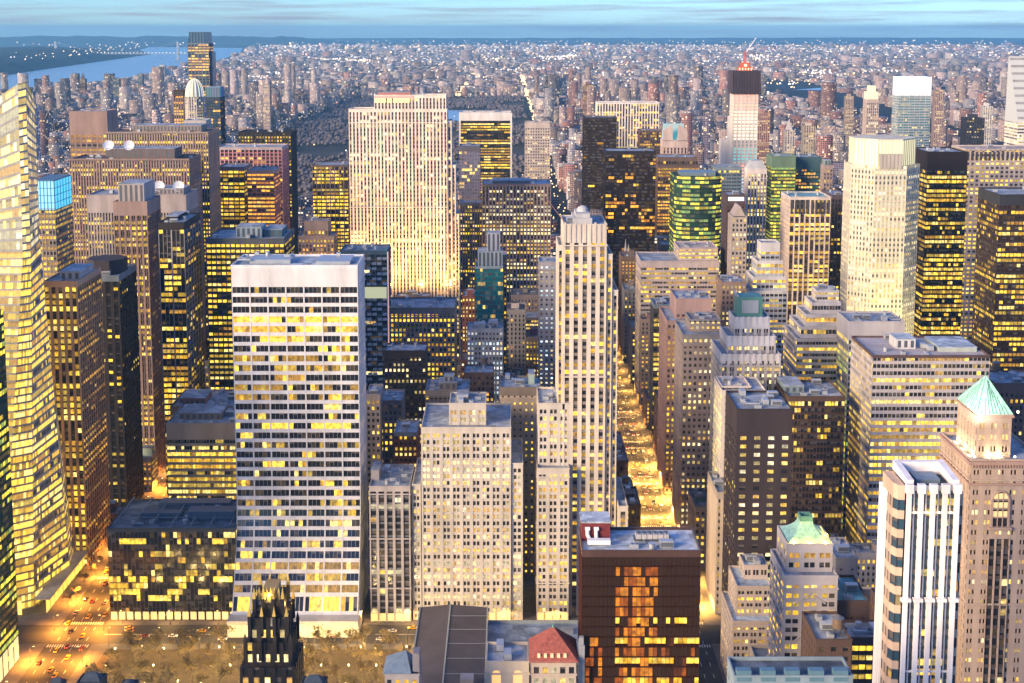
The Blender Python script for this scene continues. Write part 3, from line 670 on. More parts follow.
T('brick_block', 'brown brick block with warm windows left of the terraced glass block', 722, 746, 283, 950, 26, (.30, .21, .17), None, None, **dict(PUNCH, lit=.55, pal='w', top=2), units=2)
T('office_block', 'pale glass block stepping back in terraces under a square white top', 761, 780, 244, 975, 16, (.58, .55, .54), (.40, .42, .45), (.6, .57, .56), tiers=((757, 783, 262, 970, 22), (753, 786, 278, 965, 28), (748, 787, 292, 960, 34)), bay=3.2, pw=.15, sh=.5, d=.35, s=.02, lit=.4, pal='y', top=5, tops=(6, 1.5, 1.5, 1.5), units=0)
T('office_block', 'ziggurat of wavy white bands and lit floors beyond the dark red block', 817, 839, 292, 862, 16, (.58, .53, .51), None, (.6, .56, .55), tiers=((812, 840, 304, 856, 22), (806, 841, 316, 850, 30), (801, 842, 328, 845, 36), (797, 843, 340, 840, 42)), bay=4, pw=.06, sh=.5, sub=2, mw=.03, d=.4, s=0, pd=.1, lit=.55, pal='y', top=4, tops=(5, 1.2, 1.2, 1.2, 1.2), units=1)
T('office_block', 'blank pale wall block with a greenish lit side, under the octagonal tower', 849, 905, 323, 812, 30, (.50, .46, .46), (.45, .42, .42), (.52, .48, .48), bay=3.2, pw=.3, sh=.4, lit=.05, top=11, units=4, pal='g', side=dict(lit=1.0, sh=.25, pw=.06), glass=G_GREEN)
T('office_block', 'huge pale ribbon window block with a wide blue roof, right of centre', 873, 990, 357, 708, 46, (.46, .42, .42), (.46, .42, .43), (.13, .085, .085), bay=2.3, pw=.13, sh=.45, d=.35, s=.03, lit=.75, pal='y', top=0, units=3, ph=((.28, .45, .4, .7, 5.5, (.55, .54, .55)), (.62, .95, .25, .8, 2.5, (.4, .45, .42))), rc=(.36, .42, .48), side=dict(bay=2.3, lit=.5), fl=4.0)
T('office_block', 'blank cream box with one bright yellow side over the dark windowed block', 722, 751, 388, 722, 22, (.60, .53, .49), None, None, bay=4, pw=.9, sh=.8, lit=.0, top=14, units=3, pal='g', side=dict(lit=1.0, pw=.1, sh=.2), tiers=((722, 766, 392, 716, 26),))
T('office_block', 'dark purple brick block with rows of four square windows and a white side', 737, 793, 411, 640, 34, (.055, .040, .046), None, (.055, .040, .046), bay=5.6, pw=.56, sh=.55, d=.4, s=.03, lit=.6, pal='w', top=13, nx=4, sub=1, units=4, side=dict(pw=.35, sh=.5, lit=.2), fl=4.3)
T('office_block', 'dark red brown gridded block under a flat roof, right of the purple block', 788, 845, 398, 722, 34, (.13, .075, .055), (.10, .058, .045), (.14, .085, .065), bay=1.9, pw=.16, sh=.35, d=.25, s=.08, lit=.13, pal='y', top=2, units=4, ph=((.0, .35, .3, .9, 4, (.2, .28, .33)),))
T('stone_slab', 'tall blank buff wall slab beside the purple block at the avenue', 717, 728, 494, 692, 34, (.52, .43, .35), (.42, .34, .28), (.4, .34, .3), bay=3.2, pw=.6, sh=.5, lit=.25, top=3, units=1, blind='W')
T('stone_tower', 'white pier tower with orange bays in the right foreground', 909, 957, 489, 422, 15, (.74, .70, .70), (.06, .08, .11), (.74, .70, .70), bay=4.4, pw=.3, sh=.3, d=.9, s=.55, lit=.10, pal='y', top=0, nx=4, sub=2, mw=.12, fl=3.5, glass=G_BLUE, units=0, blind='EW', nind=100)
T('office_tower', 'pinkish brown slab with a blue roof standing behind the right edge spire', 995, 1050, 385, 760, 30, (.2, .13, .12), None, None, **dict(PUNCH, lit=.2), units=5, tanks=1)
T('stone_block', 'cream postmodern block with paired windows under the green mansard roof', 787, 833, 546, 520, 20, (.56, .49, .46), None, (.58, .52, .50), tiers=((784, 838, 578, 514, 28),), bay=6.5, pw=.3, sh=.45, sub=2, mw=.08, d=.4, s=.05, lit=.4, pal='y', top=3, tops=(3, 3), units=0, nx=3, fl=3.6)
T('stone_block', 'stepped cream block with terraces on the avenue corner, low right of centre', 744, 768, 567, 622, 14, (.50, .41, .36), None, None, tiers=((737, 770, 588, 612, 24), (733, 769, 623, 604, 34)), bay=4, pw=.3, sh=.45, sub=2, mw=.1, d=.4, s=.05, lit=.3, pal='y', top=1.5, fl=3.5, units=2, rc=(.4, .47, .52))
T('brick_block', 'dark brown windowless block with a teal glazed roof behind the white pier tower', 835, 870, 603, 520, 26, (.13, .085, .075), None, None, bay=5, pw=.85, sh=.75, lit=.05, top=6, units=2, rc=(.12, .28, .33))
T('brick_block', 'low dark brick block beneath the green mansard block', 816, 852, 642, 470, 24, (.12, .075, .065), None, None, bay=4, pw=.55, sh=.55, lit=.06, top=2, units=3, tanks=1)
T('stone_block', 'pale rooftop house behind the dark windowless block', 836, 858, 560, 560, 24, (.42, .38, .36), None, None, bay=5, pw=.8, sh=.75, lit=.0, top=4, units=1, tanks=0)
T('office_block', 'low block with one bright gold ribbon of windows beside the white pier tower', 838, 895, 640, 500, 16, (.14, .09, .075), None, None, bay=3, pw=.1, sh=.45, lit=.9, pal='y', top=2.5, units=3)
# ------------------------------------------------------------------ buildings with a shape of their own
def find(s):
    for o in SC.objects:
        if o.parent is None and s in (o.get('label') or ''): return o
    raise KeyError(s)
def roofbox(root):
    return list(root['_box'])
COPPER = principled('green_copper', (.11, .27, .22), .55, .1, .22, .25, True)
COPPER_P = principled('pale_copper', (.33, .58, .46), .55, .1, .42, .7, True)
FLOOD = emit('floodlight_lens', (1, .85, .5), 14)
LIGHTS = []
def spot(name, loc, target, energy, col, size=70, blend=.6, rad=1.0, parent=None):
    d = bpy.data.lights.new(name, 'SPOT'); d.energy = energy; d.color = col; d.spot_size = math.radians(size); d.spot_blend = blend; d.shadow_soft_size = rad
    o = bpy.data.objects.new(name, d); COL.objects.link(o); o.location = loc
    o.rotation_euler = (Vector(target) - Vector(loc)).to_track_quat('-Z', 'Y').to_euler()
    return o
def bulb(name, loc, energy, col, rad=.6):
    d = bpy.data.lights.new(name, 'POINT'); d.energy = energy; d.color = col; d.shadow_soft_size = rad
    o = bpy.data.objects.new(name, d); COL.objects.link(o); o.location = loc
    return o

def poly_tower(name, label, bot, topp, z0, z1s, wallc, spanc, fl, bay, mat, lit, pal, cat='tower', nind=100, **kw):
    """prism or tapering tower on any plan: bot/topp lists of (x,y) counter-clockwise, z1s roof height per corner"""
    cx = sum(p[0] for p in bot) / len(bot); cy = min(p[1] for p in bot)
    root = thing(name, label, cat, (cx, cy, z0))
    W = MB(); P = Panes(); n = len(bot); d = kw.get('d', .4)
    for i in range(n):
        j = (i + 1) % n
        a, b = bot[i], bot[j]; c, e = topp[j], topp[i]
        bl = (a[0], a[1], z0); br = (b[0], b[1], z0); tr = (c[0], c[1], z1s[j]); tl = (e[0], e[1], z1s[i])
        nrm = (Vector(br) - Vector(bl)).cross(Vector(tl) - Vector(bl))
        if nrm.y > abs(nrm.x) * 1.5:      # faces north, away from the view
            W.quad(bl, br, tr, tl, 1); continue
        L = math.dist(a, b); H = (z1s[i] + z1s[j]) / 2 - z0
        facade(W, P, bl, br, tr, tl, max(1, round(L / bay)), max(1, round(H / fl)), lit=lit, pal=pal, **kw)
        ni = Vector(nrm).normalized() * (d + .02)
        W.quad(*[tuple(Vector(p) - ni) for p in (bl, br, tr, tl)], 1)
    W.poly([(p[0], p[1], z - .3) for p, z in zip(topp, z1s)], 1)
    W.build('wall', [wall(wallc), wall(spanc)], root)
    emit_windows(root, P, mat, nind)
    FOOT.append((min(p[0] for p in bot), max(p[0] for p in bot), min(p[1] for p in bot), max(p[1] for p in bot), max(z1s)))
    return root

# --- crystal glass tower, left edge
def crystal():
    Y = 700; zt = zat(82, Y); zm = zat(252, Y)
    xr = xat(26, 704, zt); xm = xat(31, 704, zm)
    bot = [(-345, 690), (-277, 690), (-263, 700), (-254, 735), (-260, 766), (-345, 766)]
    mid = [(-345, 700), (xm - 3, 700), (xm, 704), (xm - 7, 738), (xm - 16, 752), (-345, 752)]
    top = [(-345, 700), (xr - 3, 700), (xr, 704), (xr - 8, 738), (xr - 16, 750), (-345, 750)]
    zs = [zt - 56, zt - 1, zt, zt - 10, zt - 14, zt - 62]
    root = thing('glass_tower', 'bright crystal glass tower with sloping roof and slanted corners at the left edge', 'tower', (-300, 690, 0))
    W = MB(); P = Panes(); g = glass_mat((.10, .11, .12), .1, .6, True); d = .25
    for A, B, z0, z1s, in ((bot, mid, 0, [zm] * 6), (mid, top, zm, zs)):
        n = len(A)
        for i in range(n):
            j = (i + 1) % n; a, b, c, e = A[i], A[j], B[j], B[i]
            bl = (a[0], a[1], z0); br = (b[0], b[1], z0); tr = (c[0], c[1], z1s[j]); tl = (e[0], e[1], z1s[i])
            nrm = (Vector(br) - Vector(bl)).cross(Vector(tl) - Vector(bl))
            if nrm.y > abs(nrm.x) * 1.5: W.quad(bl, br, tr, tl, 1); continue
            south = i < 2
            facade(W, P, bl, br, tr, tl, max(1, round(math.dist(a, b) / 3.4)), max(1, round(((z1s[i] + z1s[j]) / 2 - z0) / 4.2)), pw=.03, sh=.24 if south else .34, d=d, s=.05, sub=2, mw=.015, lit=.97 if south or z0 > 0 else .68, pal='w' if z0 > 0 else 'y', floors=(1.1, 1.3, .95, 1.2, 1.0) if south else (1.2, .7, 1.1, .5, 1.0, .8, 1.3))
            ni = Vector(nrm).normalized() * (d + .02); W.quad(*[tuple(Vector(p) - ni) for p in (bl, br, tr, tl)], 1)
    W.poly([(p[0], p[1], z - .3) for p, z in zip(top, zs)], 1)
    W.build('wall', [wall((.50, .50, .50)), wall((.40, .39, .37), .35)], root)
    emit_windows(root, P, g, 100)
    FOOT.append((-345, -247, 690, 766, zm)); FOOT.append((-345, xm, 700, 752, zt))
    r = root
    m = MB()
    # low podium with lit glass and canopy along the avenue
    m.box(-259, -250.5, 690, 768, 9, 9.6)
    m.build('canopy', wall((.5, .45, .38)), r)
    s = MB(); lob = emit('lobby_glass', (1, .60, .08), 1.5)
    for i in range(11):
        x = -340 + i * 6.8; s.quad((x, 689.7, .5), (x + 6.0, 689.7, .5), (x + 6.0, 689.7, 8.6), (x, 689.7, 8.6))
    s.build('shopfront', lob, r); s = MB()
    for i in range(11):
        y = 692 + i * 7; s.quad((-253.4, y, .5), (-253.4, y + 6.2, .5), (-253.4, y + 6.2, 8.6), (-253.4, y, 8.6))
    s.build('shopfront', lob, r)
crystal()
def green_neighbour():
    T_ = poly_tower('glass_tower', 'dark green glass tower with slanting yellow floor lines, cut by the left edge', [(-330, 565), (-251, 565), (-249, 640), (-330, 640)],
                    [(-330, 565), (-251, 565), (-249, 640), (-330, 640)], 0, [182] * 4, (.03, .06, .045), (.025, .055, .04), 4.0, 3.0, G_GREEN, .42, 'g', pw=.06, sh=.4, d=.2, s=.04)
    m = MB()
    for i in range(10): m.quad((-248.9, 568 + i * 7.2, 1), (-248.9, 574 + i * 7.2, 1), (-248.9, 574 + i * 7.2, 13), (-248.9, 568 + i * 7.2, 13))
    m.build('shopfront', emit('shop_glass', (1, .70, .3), 1.1), T_)
green_neighbour()

# --- floodlit stone slab, centre
def slab_tower():
    Y = 1240
    wc = (.70, .61, .55); sc = (.30, .24, .21)
    st = [(374, 446, 96, Y + 1, 24), (348.5, 447, 110, Y, 28)]
    r = T('stone_tower', 'great floodlit stone slab with stepped right edge, brightest tower in the centre', *st[0][:3], st[0][3], st[0][4], wc, sc, wc, tiers=st[1:], bay=3.25, pw=.5, sh=.34, d=.8, s=.42, lit=.22, pal='w', top=4, tops=(2, 2), wings=((447.3, 451.5, 122, Y + 2, 26), (451.8, 455.5, 166, Y + 3, 28), (455.8, 459, 215, Y + 4, 30)), units=2, ph=((.05, .5, .3, .8, 3, (.5, .2, .18)),))
    x0, x1, y0, y1, z1 = roofbox(r)
    m = MB()
    for i in range(6):
        a = x0 + 1 + i * 5.6; m.quad((a, y0 - .25, z1 - 6.5), (a + 4.4, y0 - .25, z1 - 6.5), (a + 4.4, y0 - .25, z1 - 2.2), (a, y0 - .25, z1 - 2.2))
    m.build('crown_window', emit('crown_lamp', (1, .62, .12), 1.3), r)
    m = MB(); m.box(x0, x0 + 37, y0 - .5, y0 - .1, z1 - 1.3, z1 + .1); m.build('crown_light_strip', emit('red_neon', (1, .10, .06), 1.5), r)
    # floodlights on the setback roofs in front
    xs = [xat(352, Y, 100), xat(384, Y, 100), xat(418, Y, 100), xat(448, Y, 100)]
    for x in xs:
        f = thing('floodlight', 'floodlight aimed up the pale stone slab from the roofs below', 'floodlight', (x, Y - 46, 66), 'floodlights at the foot of the stone slab')
        b = MB(); b.box(x - 1, x + 1, Y - 47, Y - 45.4, 67, 68.6); b.tube((x, Y - 46.2, 61), (x, Y - 46.2, 67), .2); b.build('housing', metal((.1, .1, .1)), f)
        c = MB(); c.quad((x - .8, Y - 45.35, 67.2), (x - .8, Y - 45.35, 68.4), (x + .8, Y - 45.35, 68.4), (x + .8, Y - 45.35, 67.2)); c.build('lens', FLOOD, f)
        spot('floodlight_beam', (x, Y - 44.5, 68), (x + 4, Y, 120), 330000 * ES, (1.0, .58, .18), 115, .9, 1.5)
    spot('floodlight_beam', (xat(440, Y, 100) + 60, Y - 120, 90), (xat(440, Y, 200) - 10, Y, 185), 6.0e6 * ES, (1.0, .84, .74), 95, 1.0, 2)
    m = MB(); m.box(xs[0] - 4, xs[-1] + 4, Y - 52, Y - 6, 0, 61)
    q = tag(m.build('stone_block', wall((.30, .24, .20))), 'dim stone podium block directly under the floodlit slab', 'building')
    FOOT.append((xs[0] - 4, xs[-1] + 4, Y - 52, Y - 6, 61))
slab_tower()

# --- white slab with swept base
def swept():
    Yt, Yb = 692, 664
    ztop = zat(283, Yt)
    za = zat(267, Yt)
    x0, x1 = xat(231, Yt, za), xat(357.5, Yt, za)
    root = thing('office_tower', 'white slab gridded by seven broad bays of ribbon windows, swept out at its base', 'tower', ((x0 + x1) / 2, Yb, 0))
    W = MB(); P = Panes()
    zw = zat(287, Yt)
    def yf(z):
        t = max(0.0, 1 - z / 78.0); return Yt - (Yt - Yb) * t * t
    zb = 9.5; nrow = 31; cuts = np.linspace(zb + 8, zw, nrow + 1)
    # two-storey window row above the shop base
    facade(W, P, (x0, yf(zb), zb), (x1, yf(zb), zb), (x1, yf(zb + 8), zb + 8), (x0, yf(zb + 8), zb + 8), 7, 1, pw=.11, sh=.2, sub=4, mw=.015, d=.8, s=.1, lit=.9, pal='y', p_m=0, s_m=0)
    for j in range(nrow):
        a, b = cuts[j], cuts[j + 1]
        facade(W, P, (x0, yf(a), a), (x1, yf(a), a), (x1, yf(b), b), (x0, yf(b), b), 7, 1, pw=.075, sh=.36, sub=4, mw=.006, d=.9, s=.1, dark=(0, 0, 0, 3, 1), lit=rng.choice((.05, .12, .2, .28, .4, .7)), pal='y', p_m=0, s_m=0, floors=(1,))
    W.box(x0, x1, Yt, Yt + 34, zw, za - .6, 0)
    # sides
    W.box(x0 + .4, x1 - .4, Yt + 1.2, Yt + 34, 0, zw, 1)
    for xx, sg in ((x1, 1), (x0, -1)):
        A, B = (xx, Yt + .95, 0), (xx, Yt + 34, 0)
        if sg < 0: A, B = B, A
        facade(W, P, A, B, (B[0], B[1], zw), (A[0], A[1], zw), 9, 44, pw=.45, sh=.5, d=.4, s=.1, lit=.22, pal='y', s_m=0)
    for j in range(12):
        a = j * 78 / 12; b = a + 78 / 12
        for xx in (x0 + .02, x1 - .02):
            pts = [(xx, yf(a) + .9, a), (xx, Yt + .94, a), (xx, Yt + .94, b), (xx, yf(b) + .9, b)]
            W.poly(pts if xx > (x0 + x1) / 2 else pts[::-1], 0)
    W.build('wall', [wall((.64, .63, .65)), wall((.3, .27, .27))], root)
    emit_windows(root, P, glass_mat((.02, .022, .028), .1), 100)
    roof_deck(root, x0, x1, Yt, Yt + 34, za, wall((.66, .68, .73)), (.34, .40, .46))
    m = MB(); m.box(x0 + 8, x0 + 30, Yt + 10, Yt + 26, za, za + 2.2); m.box(x0 + 44, x1 - 5, Yt + 8, Yt + 28, za, za + 1.6); m.build('penthouse', metal((.38, .42, .46)), root)
    clutter(root, x0, x1, Yt, Yt + 34, za + 1.6, 6)
    s = MB()
    for i in range(20):
        a = x0 + (x1 - x0) * (i + .06) / 20; b = x0 + (x1 - x0) * (i + .94) / 20
        s.quad((a, Yb - .5, .6), (b, Yb - .5, .6), (b, Yb - .5, 7), (a, Yb - .5, 7))
    s.build('shopfront', emit('shop_glass', (1, .62, .18), 1.3), root)
    m = MB(); m.box(x0 - 1, x1 + 1, Yb - 1.2, Yb + 8, 7.2, 9.4); m.box(x0 - 1, x1 + 1, Yb - .4, Yb + 20, 0, 7.2); m.build('base', wall((.6, .55, .5)), root)
    FOOT.append((x0, x1, Yb, Yt + 34, za))
swept()

# --- octagonal tower with lit crown
def octagon():
    Y = 1000; z = zat(166, Y); zc = zat(141, Y)
    xa, xb = xat(856, Y, z), xat(926, Y, z); w = xb - xa; c = w * .27; dp = w * .95
    def octo(g):
        return [(xa + c - g, Y - g), (xb - c + g, Y - g), (xb + g, Y + c - g), (xb + g, Y + dp - c + g), (xb - c + g, Y + dp + g), (xa + c - g, Y + dp + g), (xa - g, Y + dp - c + g), (xa - g, Y + c - g)]
    r = poly_tower('office_tower', 'octagonal granite tower with a glowing pale glass crown, right of centre', octo(0), octo(0), 0, [z] * 8, (.58, .54, .45), (.48, .44, .37), 4.0, 3.0, glass_mat((.10, .11, .10), .15), .5, 'w', pw=.5, sh=.45, d=.35, s=.03, nind=100)
    m = MB(); o8 = octo(-3.2); m.prism(o8, z - 1, zc)
    m.build('crown', emit('crown_glass', (1.0, .84, .34), 1.1), r)
    f = MB()
    for i in range(8):
        a, b = o8[i], o8[(i + 1) % 8]; n = 7
        for k in range(n):
            t = k / n; x, y = a[0] + (b[0] - a[0]) * t, a[1] + (b[1] - a[1]) * t
            f.box(x - .35, x + .35, y - .35, y + .35, z - 1, zc + .5)
    f.prism(octo(-2.9), zc + .1, zc + 1.0)
    f.build('crown_mullion', wall((.62, .58, .46)), r)
    q = MB(); q.box((xa + xb) / 2 - 8.5, (xa + xb) / 2 + 8.5, Y - .6, Y + 6, z - 2, zat(154, Y)); 
    for k in range(6): q.box((xa + xb) / 2 - 8 + k * 2.9, (xa + xb) / 2 - 6.6 + k * 2.9, Y - .9, Y - .6, z - 2, zat(154.5, Y))
    q.build('attic', wall((.42, .38, .36)), r)
    for k in range(4):
        x = xa + (k + .5) * w / 4
        spot('wall_wash', (x, Y - 26, 30), (x, Y, 95), 430000 * ES, (1, .80, .32), 100, 1, 1.5)
octagon()

# --- unfinished skyscraper with crane
def unfinished():
    Y = 1800; z = zat(94, Y); zt = zat(71, Y)
    xa, xb = xat(734, Y, z), xat(758.5, Y, z)
    r = T('unfinished_skyscraper', 'slender concrete skyscraper under construction with dark formwork cap and glowing red netting', 734, 758.5, 94, Y, 33, (.62, .56, .52), (.55, .5, .46), None, nx=6, bay=5.3, pw=.36, sh=.42, fl=4.6, d=.7, s=.1, lit=.95, top=0, units=0, pal='w', nind=0)
    # coloured netting in the open floors, its glow put in as emission
    for c in [o for o in r.children if o.name.startswith('window')]: bpy.data.objects.remove(c)
    bands = [((1, .22, .10), .9), ((1, .30, .14), 1.0), ((1, .62, .34), 1.0), ((1, .72, .42), 1.0), ((1, .8, .5), .9), ((1, .84, .55), .9), ((.10, .12, .14), .15), ((.03, .40, .40), .7), ((.05, .50, .50), .7), ((1, .30, .14), .9), ((1, .46, .26), .8), ((.55, .72, .8), .7), ((.5, .66, .74), .6), ((.5, .62, .66), .6)]
    x0, x1, y0, y1, z1 = roofbox(r)
    for i, (c, s) in enumerate(bands):
        m = MB(); za = z1 - (i + 1) * 10.4; zb = za + 9.6
        m.quad((x0 + .8, y0 + .55, za), (x1 - .8, y0 + .55, za), (x1 - .8, y0 + .55, zb), (x0 + .8, y0 + .55, zb)); m.quad((x0 + .55, y1, za), (x0 + .55, y0 + .8, za), (x0 + .55, y0 + .8, zb), (x0 + .55, y1, zb))
        m.build('netting_band', emit('netting_glow', c, s * 1.5), r)
    m = MB(); m.box(xa - 2.2, xb + 2.2, Y - 2, Y + 36, z, zt)
    for k in range(11): x = xa - 2 + k * (xb - xa + 4) / 10; m.box(x - .3, x + .3, Y - 2.6, Y - 2, z, zt + 1.5)
    m.build('formwork_cap', principled('formwork', (.055, .04, .05), .8), r)
    m = MB(); xm = (xa + xb) / 2
    m.box(xm - 9, xm + 9, Y + 8, Y + 26, zt, zt + 5); m.box(xm - 6, xm + 6, Y + 10, Y + 22, zt + 5, zt + 11)
    m.build('work_platform', principled('red_steel', (.45, .10, .06), .6), r)
    m = MB()
    for k in range(5): m.box(xm - 9 + k * 4, xm - 7.6 + k * 4, Y + 7.6, Y + 7.9, zt + 1, zt + 4)
    m.box(xm - 2, xm + 2, Y + 9.6, Y + 9.9, zt + 6, zt + 9); m.build('work_lamp', emit('work_lamp', (1, .55, .2), 3), r)
    m = MB(); xl = xat(722, Y, zat(116, Y)); m.box(xl, xa - .1, Y + 6, Y + 22, 0, zat(140, Y)); m.box(xat(729, Y, 250), xa - .1, Y + 4, Y + 5.9, 0, zat(116, Y)); m.build('hoist_tower', wall((.58, .54, .52)), r)
    c = thing('tower_crane', 'red and white tower crane with raised jib on the unfinished skyscraper', 'crane', (xm, Y + 14, zt + 11))
    m = MB(); zz = zat(51, Y)
    for dx in (-1, 1):
        for dy in (-1, 1): m.tube((xm + dx, Y + 14 + dy, zt + 11), (xm + dx, Y + 14 + dy, zz), .35, k=4)
    k = zt + 11
    while k < zz - 3: m.tube((xm - 1, Y + 13, k), (xm + 1, Y + 13, k + 3), .25, k=4); k += 3
    m.build('mast', principled('red_paint', (.5, .08, .05), .5), c)
    m = MB(); jx, jz = xat(758, Y, zat(38, Y)), zat(38, Y)
    m.tube((xm + 1, Y + 13.4, zz - 2), (jx, Y + 13.4, jz), .8, .5, k=4); m.tube((xm + 1, Y + 15, zz - 2), (jx, Y + 15, jz), .8, .5, k=4)
    m.build('jib', principled('white_paint', (.7, .7, .7), .5), c)
    m = MB(); m.box(xm - 9, xm - 1.2, Y + 12.5, Y + 15.5, zz - 4, zz - 1.5); m.build('counterweight', metal((.3, .3, .3)), c)
unfinished()

# --- far towers, left
def curved_top():
    Y = 1880; z = zat(43, Y); za = zat(32, Y); xa, xb, xc = xat(187, Y, z), xat(208, Y, z), xat(211, Y, z)
    r = T('glass_tower', 'tallest dark blue glass tower with rounded stepped top, far left', 187.5, 208.5, 44, Y, 30, (.20, .24, .30), (.03, .05, .09), None, bay=5, pw=.2, sh=.4, lit=.5, pal='o', top=0, units=0, glass=G_BLUE, tops=(0,), nind=0, d=.4)
    m = MB(); m.box(xa + 3, xb - 1, Y + .5, Y + 29, z - .5, za); m.box(xa + 1.2, xa + 2.9, Y + 1, Y + 28, z - .5, zat(38, Y)); m.box(xb + .2, xc, Y + 6, Y + 28, 0, zat(52, Y)); m.build('crown', principled('blue_glass', (.05, .10, .17), .25, .2, .1), r)
    m = MB()
    for k in range(5): m.box(xa + 6 + k * 4.2, xa + 6.4 + k * 4.2, Y + .1, Y + .45, z, za + .4)
    m.build('crown_fin', metal((.3, .36, .42)), r)
curved_top()
def domed():
    Y = 1800; z = zat(97, Y); zd = zat(79, Y); xa, xb = xat(183, Y, z), xat(201.5, Y, z); cx, cy = (xa + xb) / 2, Y + 14; R = (xb - xa) / 2
    oc = lambda s: [(cx + R * s * math.cos(math.pi / 8 + i * math.pi / 4) / math.cos(math.pi / 8), cy + R * s * math.sin(math.pi / 8 + i * math.pi / 4) / math.cos(math.pi / 8)) for i in range(8)]
    r = poly_tower('stone_tower', 'pale octagonal tower under a lit ribbed dome, far left', oc(1), oc(1), 0, [z] * 8, (.56, .51, .49), (.3, .27, .27), 4, 3.2, glass_mat(), .35, 'w', pw=.5, sh=.45, d=.4, s=.1, nind=0)
    m = MB(); m.lathe(cx, cy, [(R * math.cos(t) * .98, z + (zd - z) * math.sin(t)) for t in np.linspace(0, 1.45, 7)], 16); m.build('dome', principled('dome_glass', (.5, .53, .5), .4), r)
    m = MB()
    for i in range(16):
        t = 2 * math.pi * i / 16
        for a, b in zip(np.linspace(0, 1.45, 7)[:-1], np.linspace(0, 1.45, 7)[1:]):
            m.tube((cx + R * math.cos(a) * math.cos(t), cy + R * math.cos(a) * math.sin(t), z + (zd - z) * math.sin(a)), (cx + R * math.cos(b) * math.cos(t), cy + R * math.cos(b) * math.sin(t), z + (zd - z) * math.sin(b)), .5, k=4)
    m.build('dome_rib', emit('dome_light', (1, .85, .5), 1.0), r)
domed()
T('stone_tower', 'brown tower with a dark flat top and lit rows beside the domed tower', 173, 183, 91, 1815, 22, (.30, .2, .17), (.14, .1, .09), (.08, .06, .06), bay=3.2, pw=.4, sh=.4, lit=.6, pal='o', top=7, units=0)
T('glass_tower', 'dark blue tower with a bright blue rim right of the domed tower', 205, 220, 98, 1735, 30, (.05, .07, .11), (.04, .055, .09), None, bay=3.2, pw=.1, sh=.35, lit=.1, pal='o', top=4, units=0, glass=G_BLUE, ph=((.0, 1, .1, .9, 14, (.12, .30, .46)),))
T('stone_tower', 'pale grey block with white bands below the domed tower', 184, 206, 121, 1620, 30, (.46, .43, .44), (.4, .37, .38), None, **dict(PUNCH, lit=.25), units=1)

def gable_tower():
    Y = 1720; z = zat(141, Y); zp = zat(124, Y)
    r = T('stone_tower', 'pink granite tower with a broken pediment and teal lit roof', 663, 687.5, 141, Y, 30, (.52, .40, .37), (.3, .22, .2), (.55, .43, .39), bay=4.6, pw=.55, sh=.3, lit=.3, top=9, units=0, d=.8, s=.4, nx=7, nind=0)
    x0, x1, y0, y1, z1 = roofbox(r); cx = (x0 + x1) / 2
    m = MB()
    for s in (-1, 1):
        e = x0 if s < 0 else x1
        a = [(e, z1), (cx + s * 3, z1), (cx + s * 4, zp), (e, zp - 9)]
        if s > 0: a = a
        f = [(x, y0, zz) for x, zz in a]; b = [(x, y0 + 3, zz) for x, zz in a]
        m.hexa(([f[0], f[1], f[2], f[3]] + [b[0], b[1], b[2], b[3]]) if s < 0 else ([f[1], f[0], f[3], f[2]] + [b[1], b[0], b[3], b[2]]))
    m.build('pediment', wall((.55, .43, .39)), r)
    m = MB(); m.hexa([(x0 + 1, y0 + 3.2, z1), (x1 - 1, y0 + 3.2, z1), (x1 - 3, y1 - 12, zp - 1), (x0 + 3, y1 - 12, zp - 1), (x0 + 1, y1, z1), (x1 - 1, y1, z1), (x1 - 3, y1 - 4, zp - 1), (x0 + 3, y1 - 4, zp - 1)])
    m.build('hip_roof', emit('teal_lit_roof', (.03, .42, .40), .62), r)  # teal lighting comes from emission of the roof surface itself
gable_tower()

def curved_green():
    Y = 1230; z = zat(177, Y); x0, x1 = xat(676, Y, z), xat(724, Y, z); cx = (x0 + x1) / 2; R = (x1 - x0) / 2
    pts = []
    for i in range(9):
        t = math.pi * (1 + i / 8); pts.append((cx + R * math.cos(t), Y + 13 + 13 * math.sin(t)))
    pts += [(x1, Y + 46), (x0, Y + 46)]
    r = poly_tower('glass_tower', 'bowed dark green glass tower with yellow floor lines', pts, pts, 0, [z] * len(pts), (.05, .09, .07), (.02, .05, .04), 4, 3.6, G_GREEN, .5, 'g', pw=.06, sh=.4, d=.2, s=.03, nind=100)
    m = MB(); m.prism([(x0 + 6, Y + 12), (x1 - 6, Y + 12), (x1 - 6, Y + 36), (x0 + 6, Y + 36)], z - .3, z + 3); m.build('penthouse', metal((.2, .26, .28)), r)
    clutter(r, x0, x1, Y + 8, Y + 44, z - .3, 4)
curved_green()

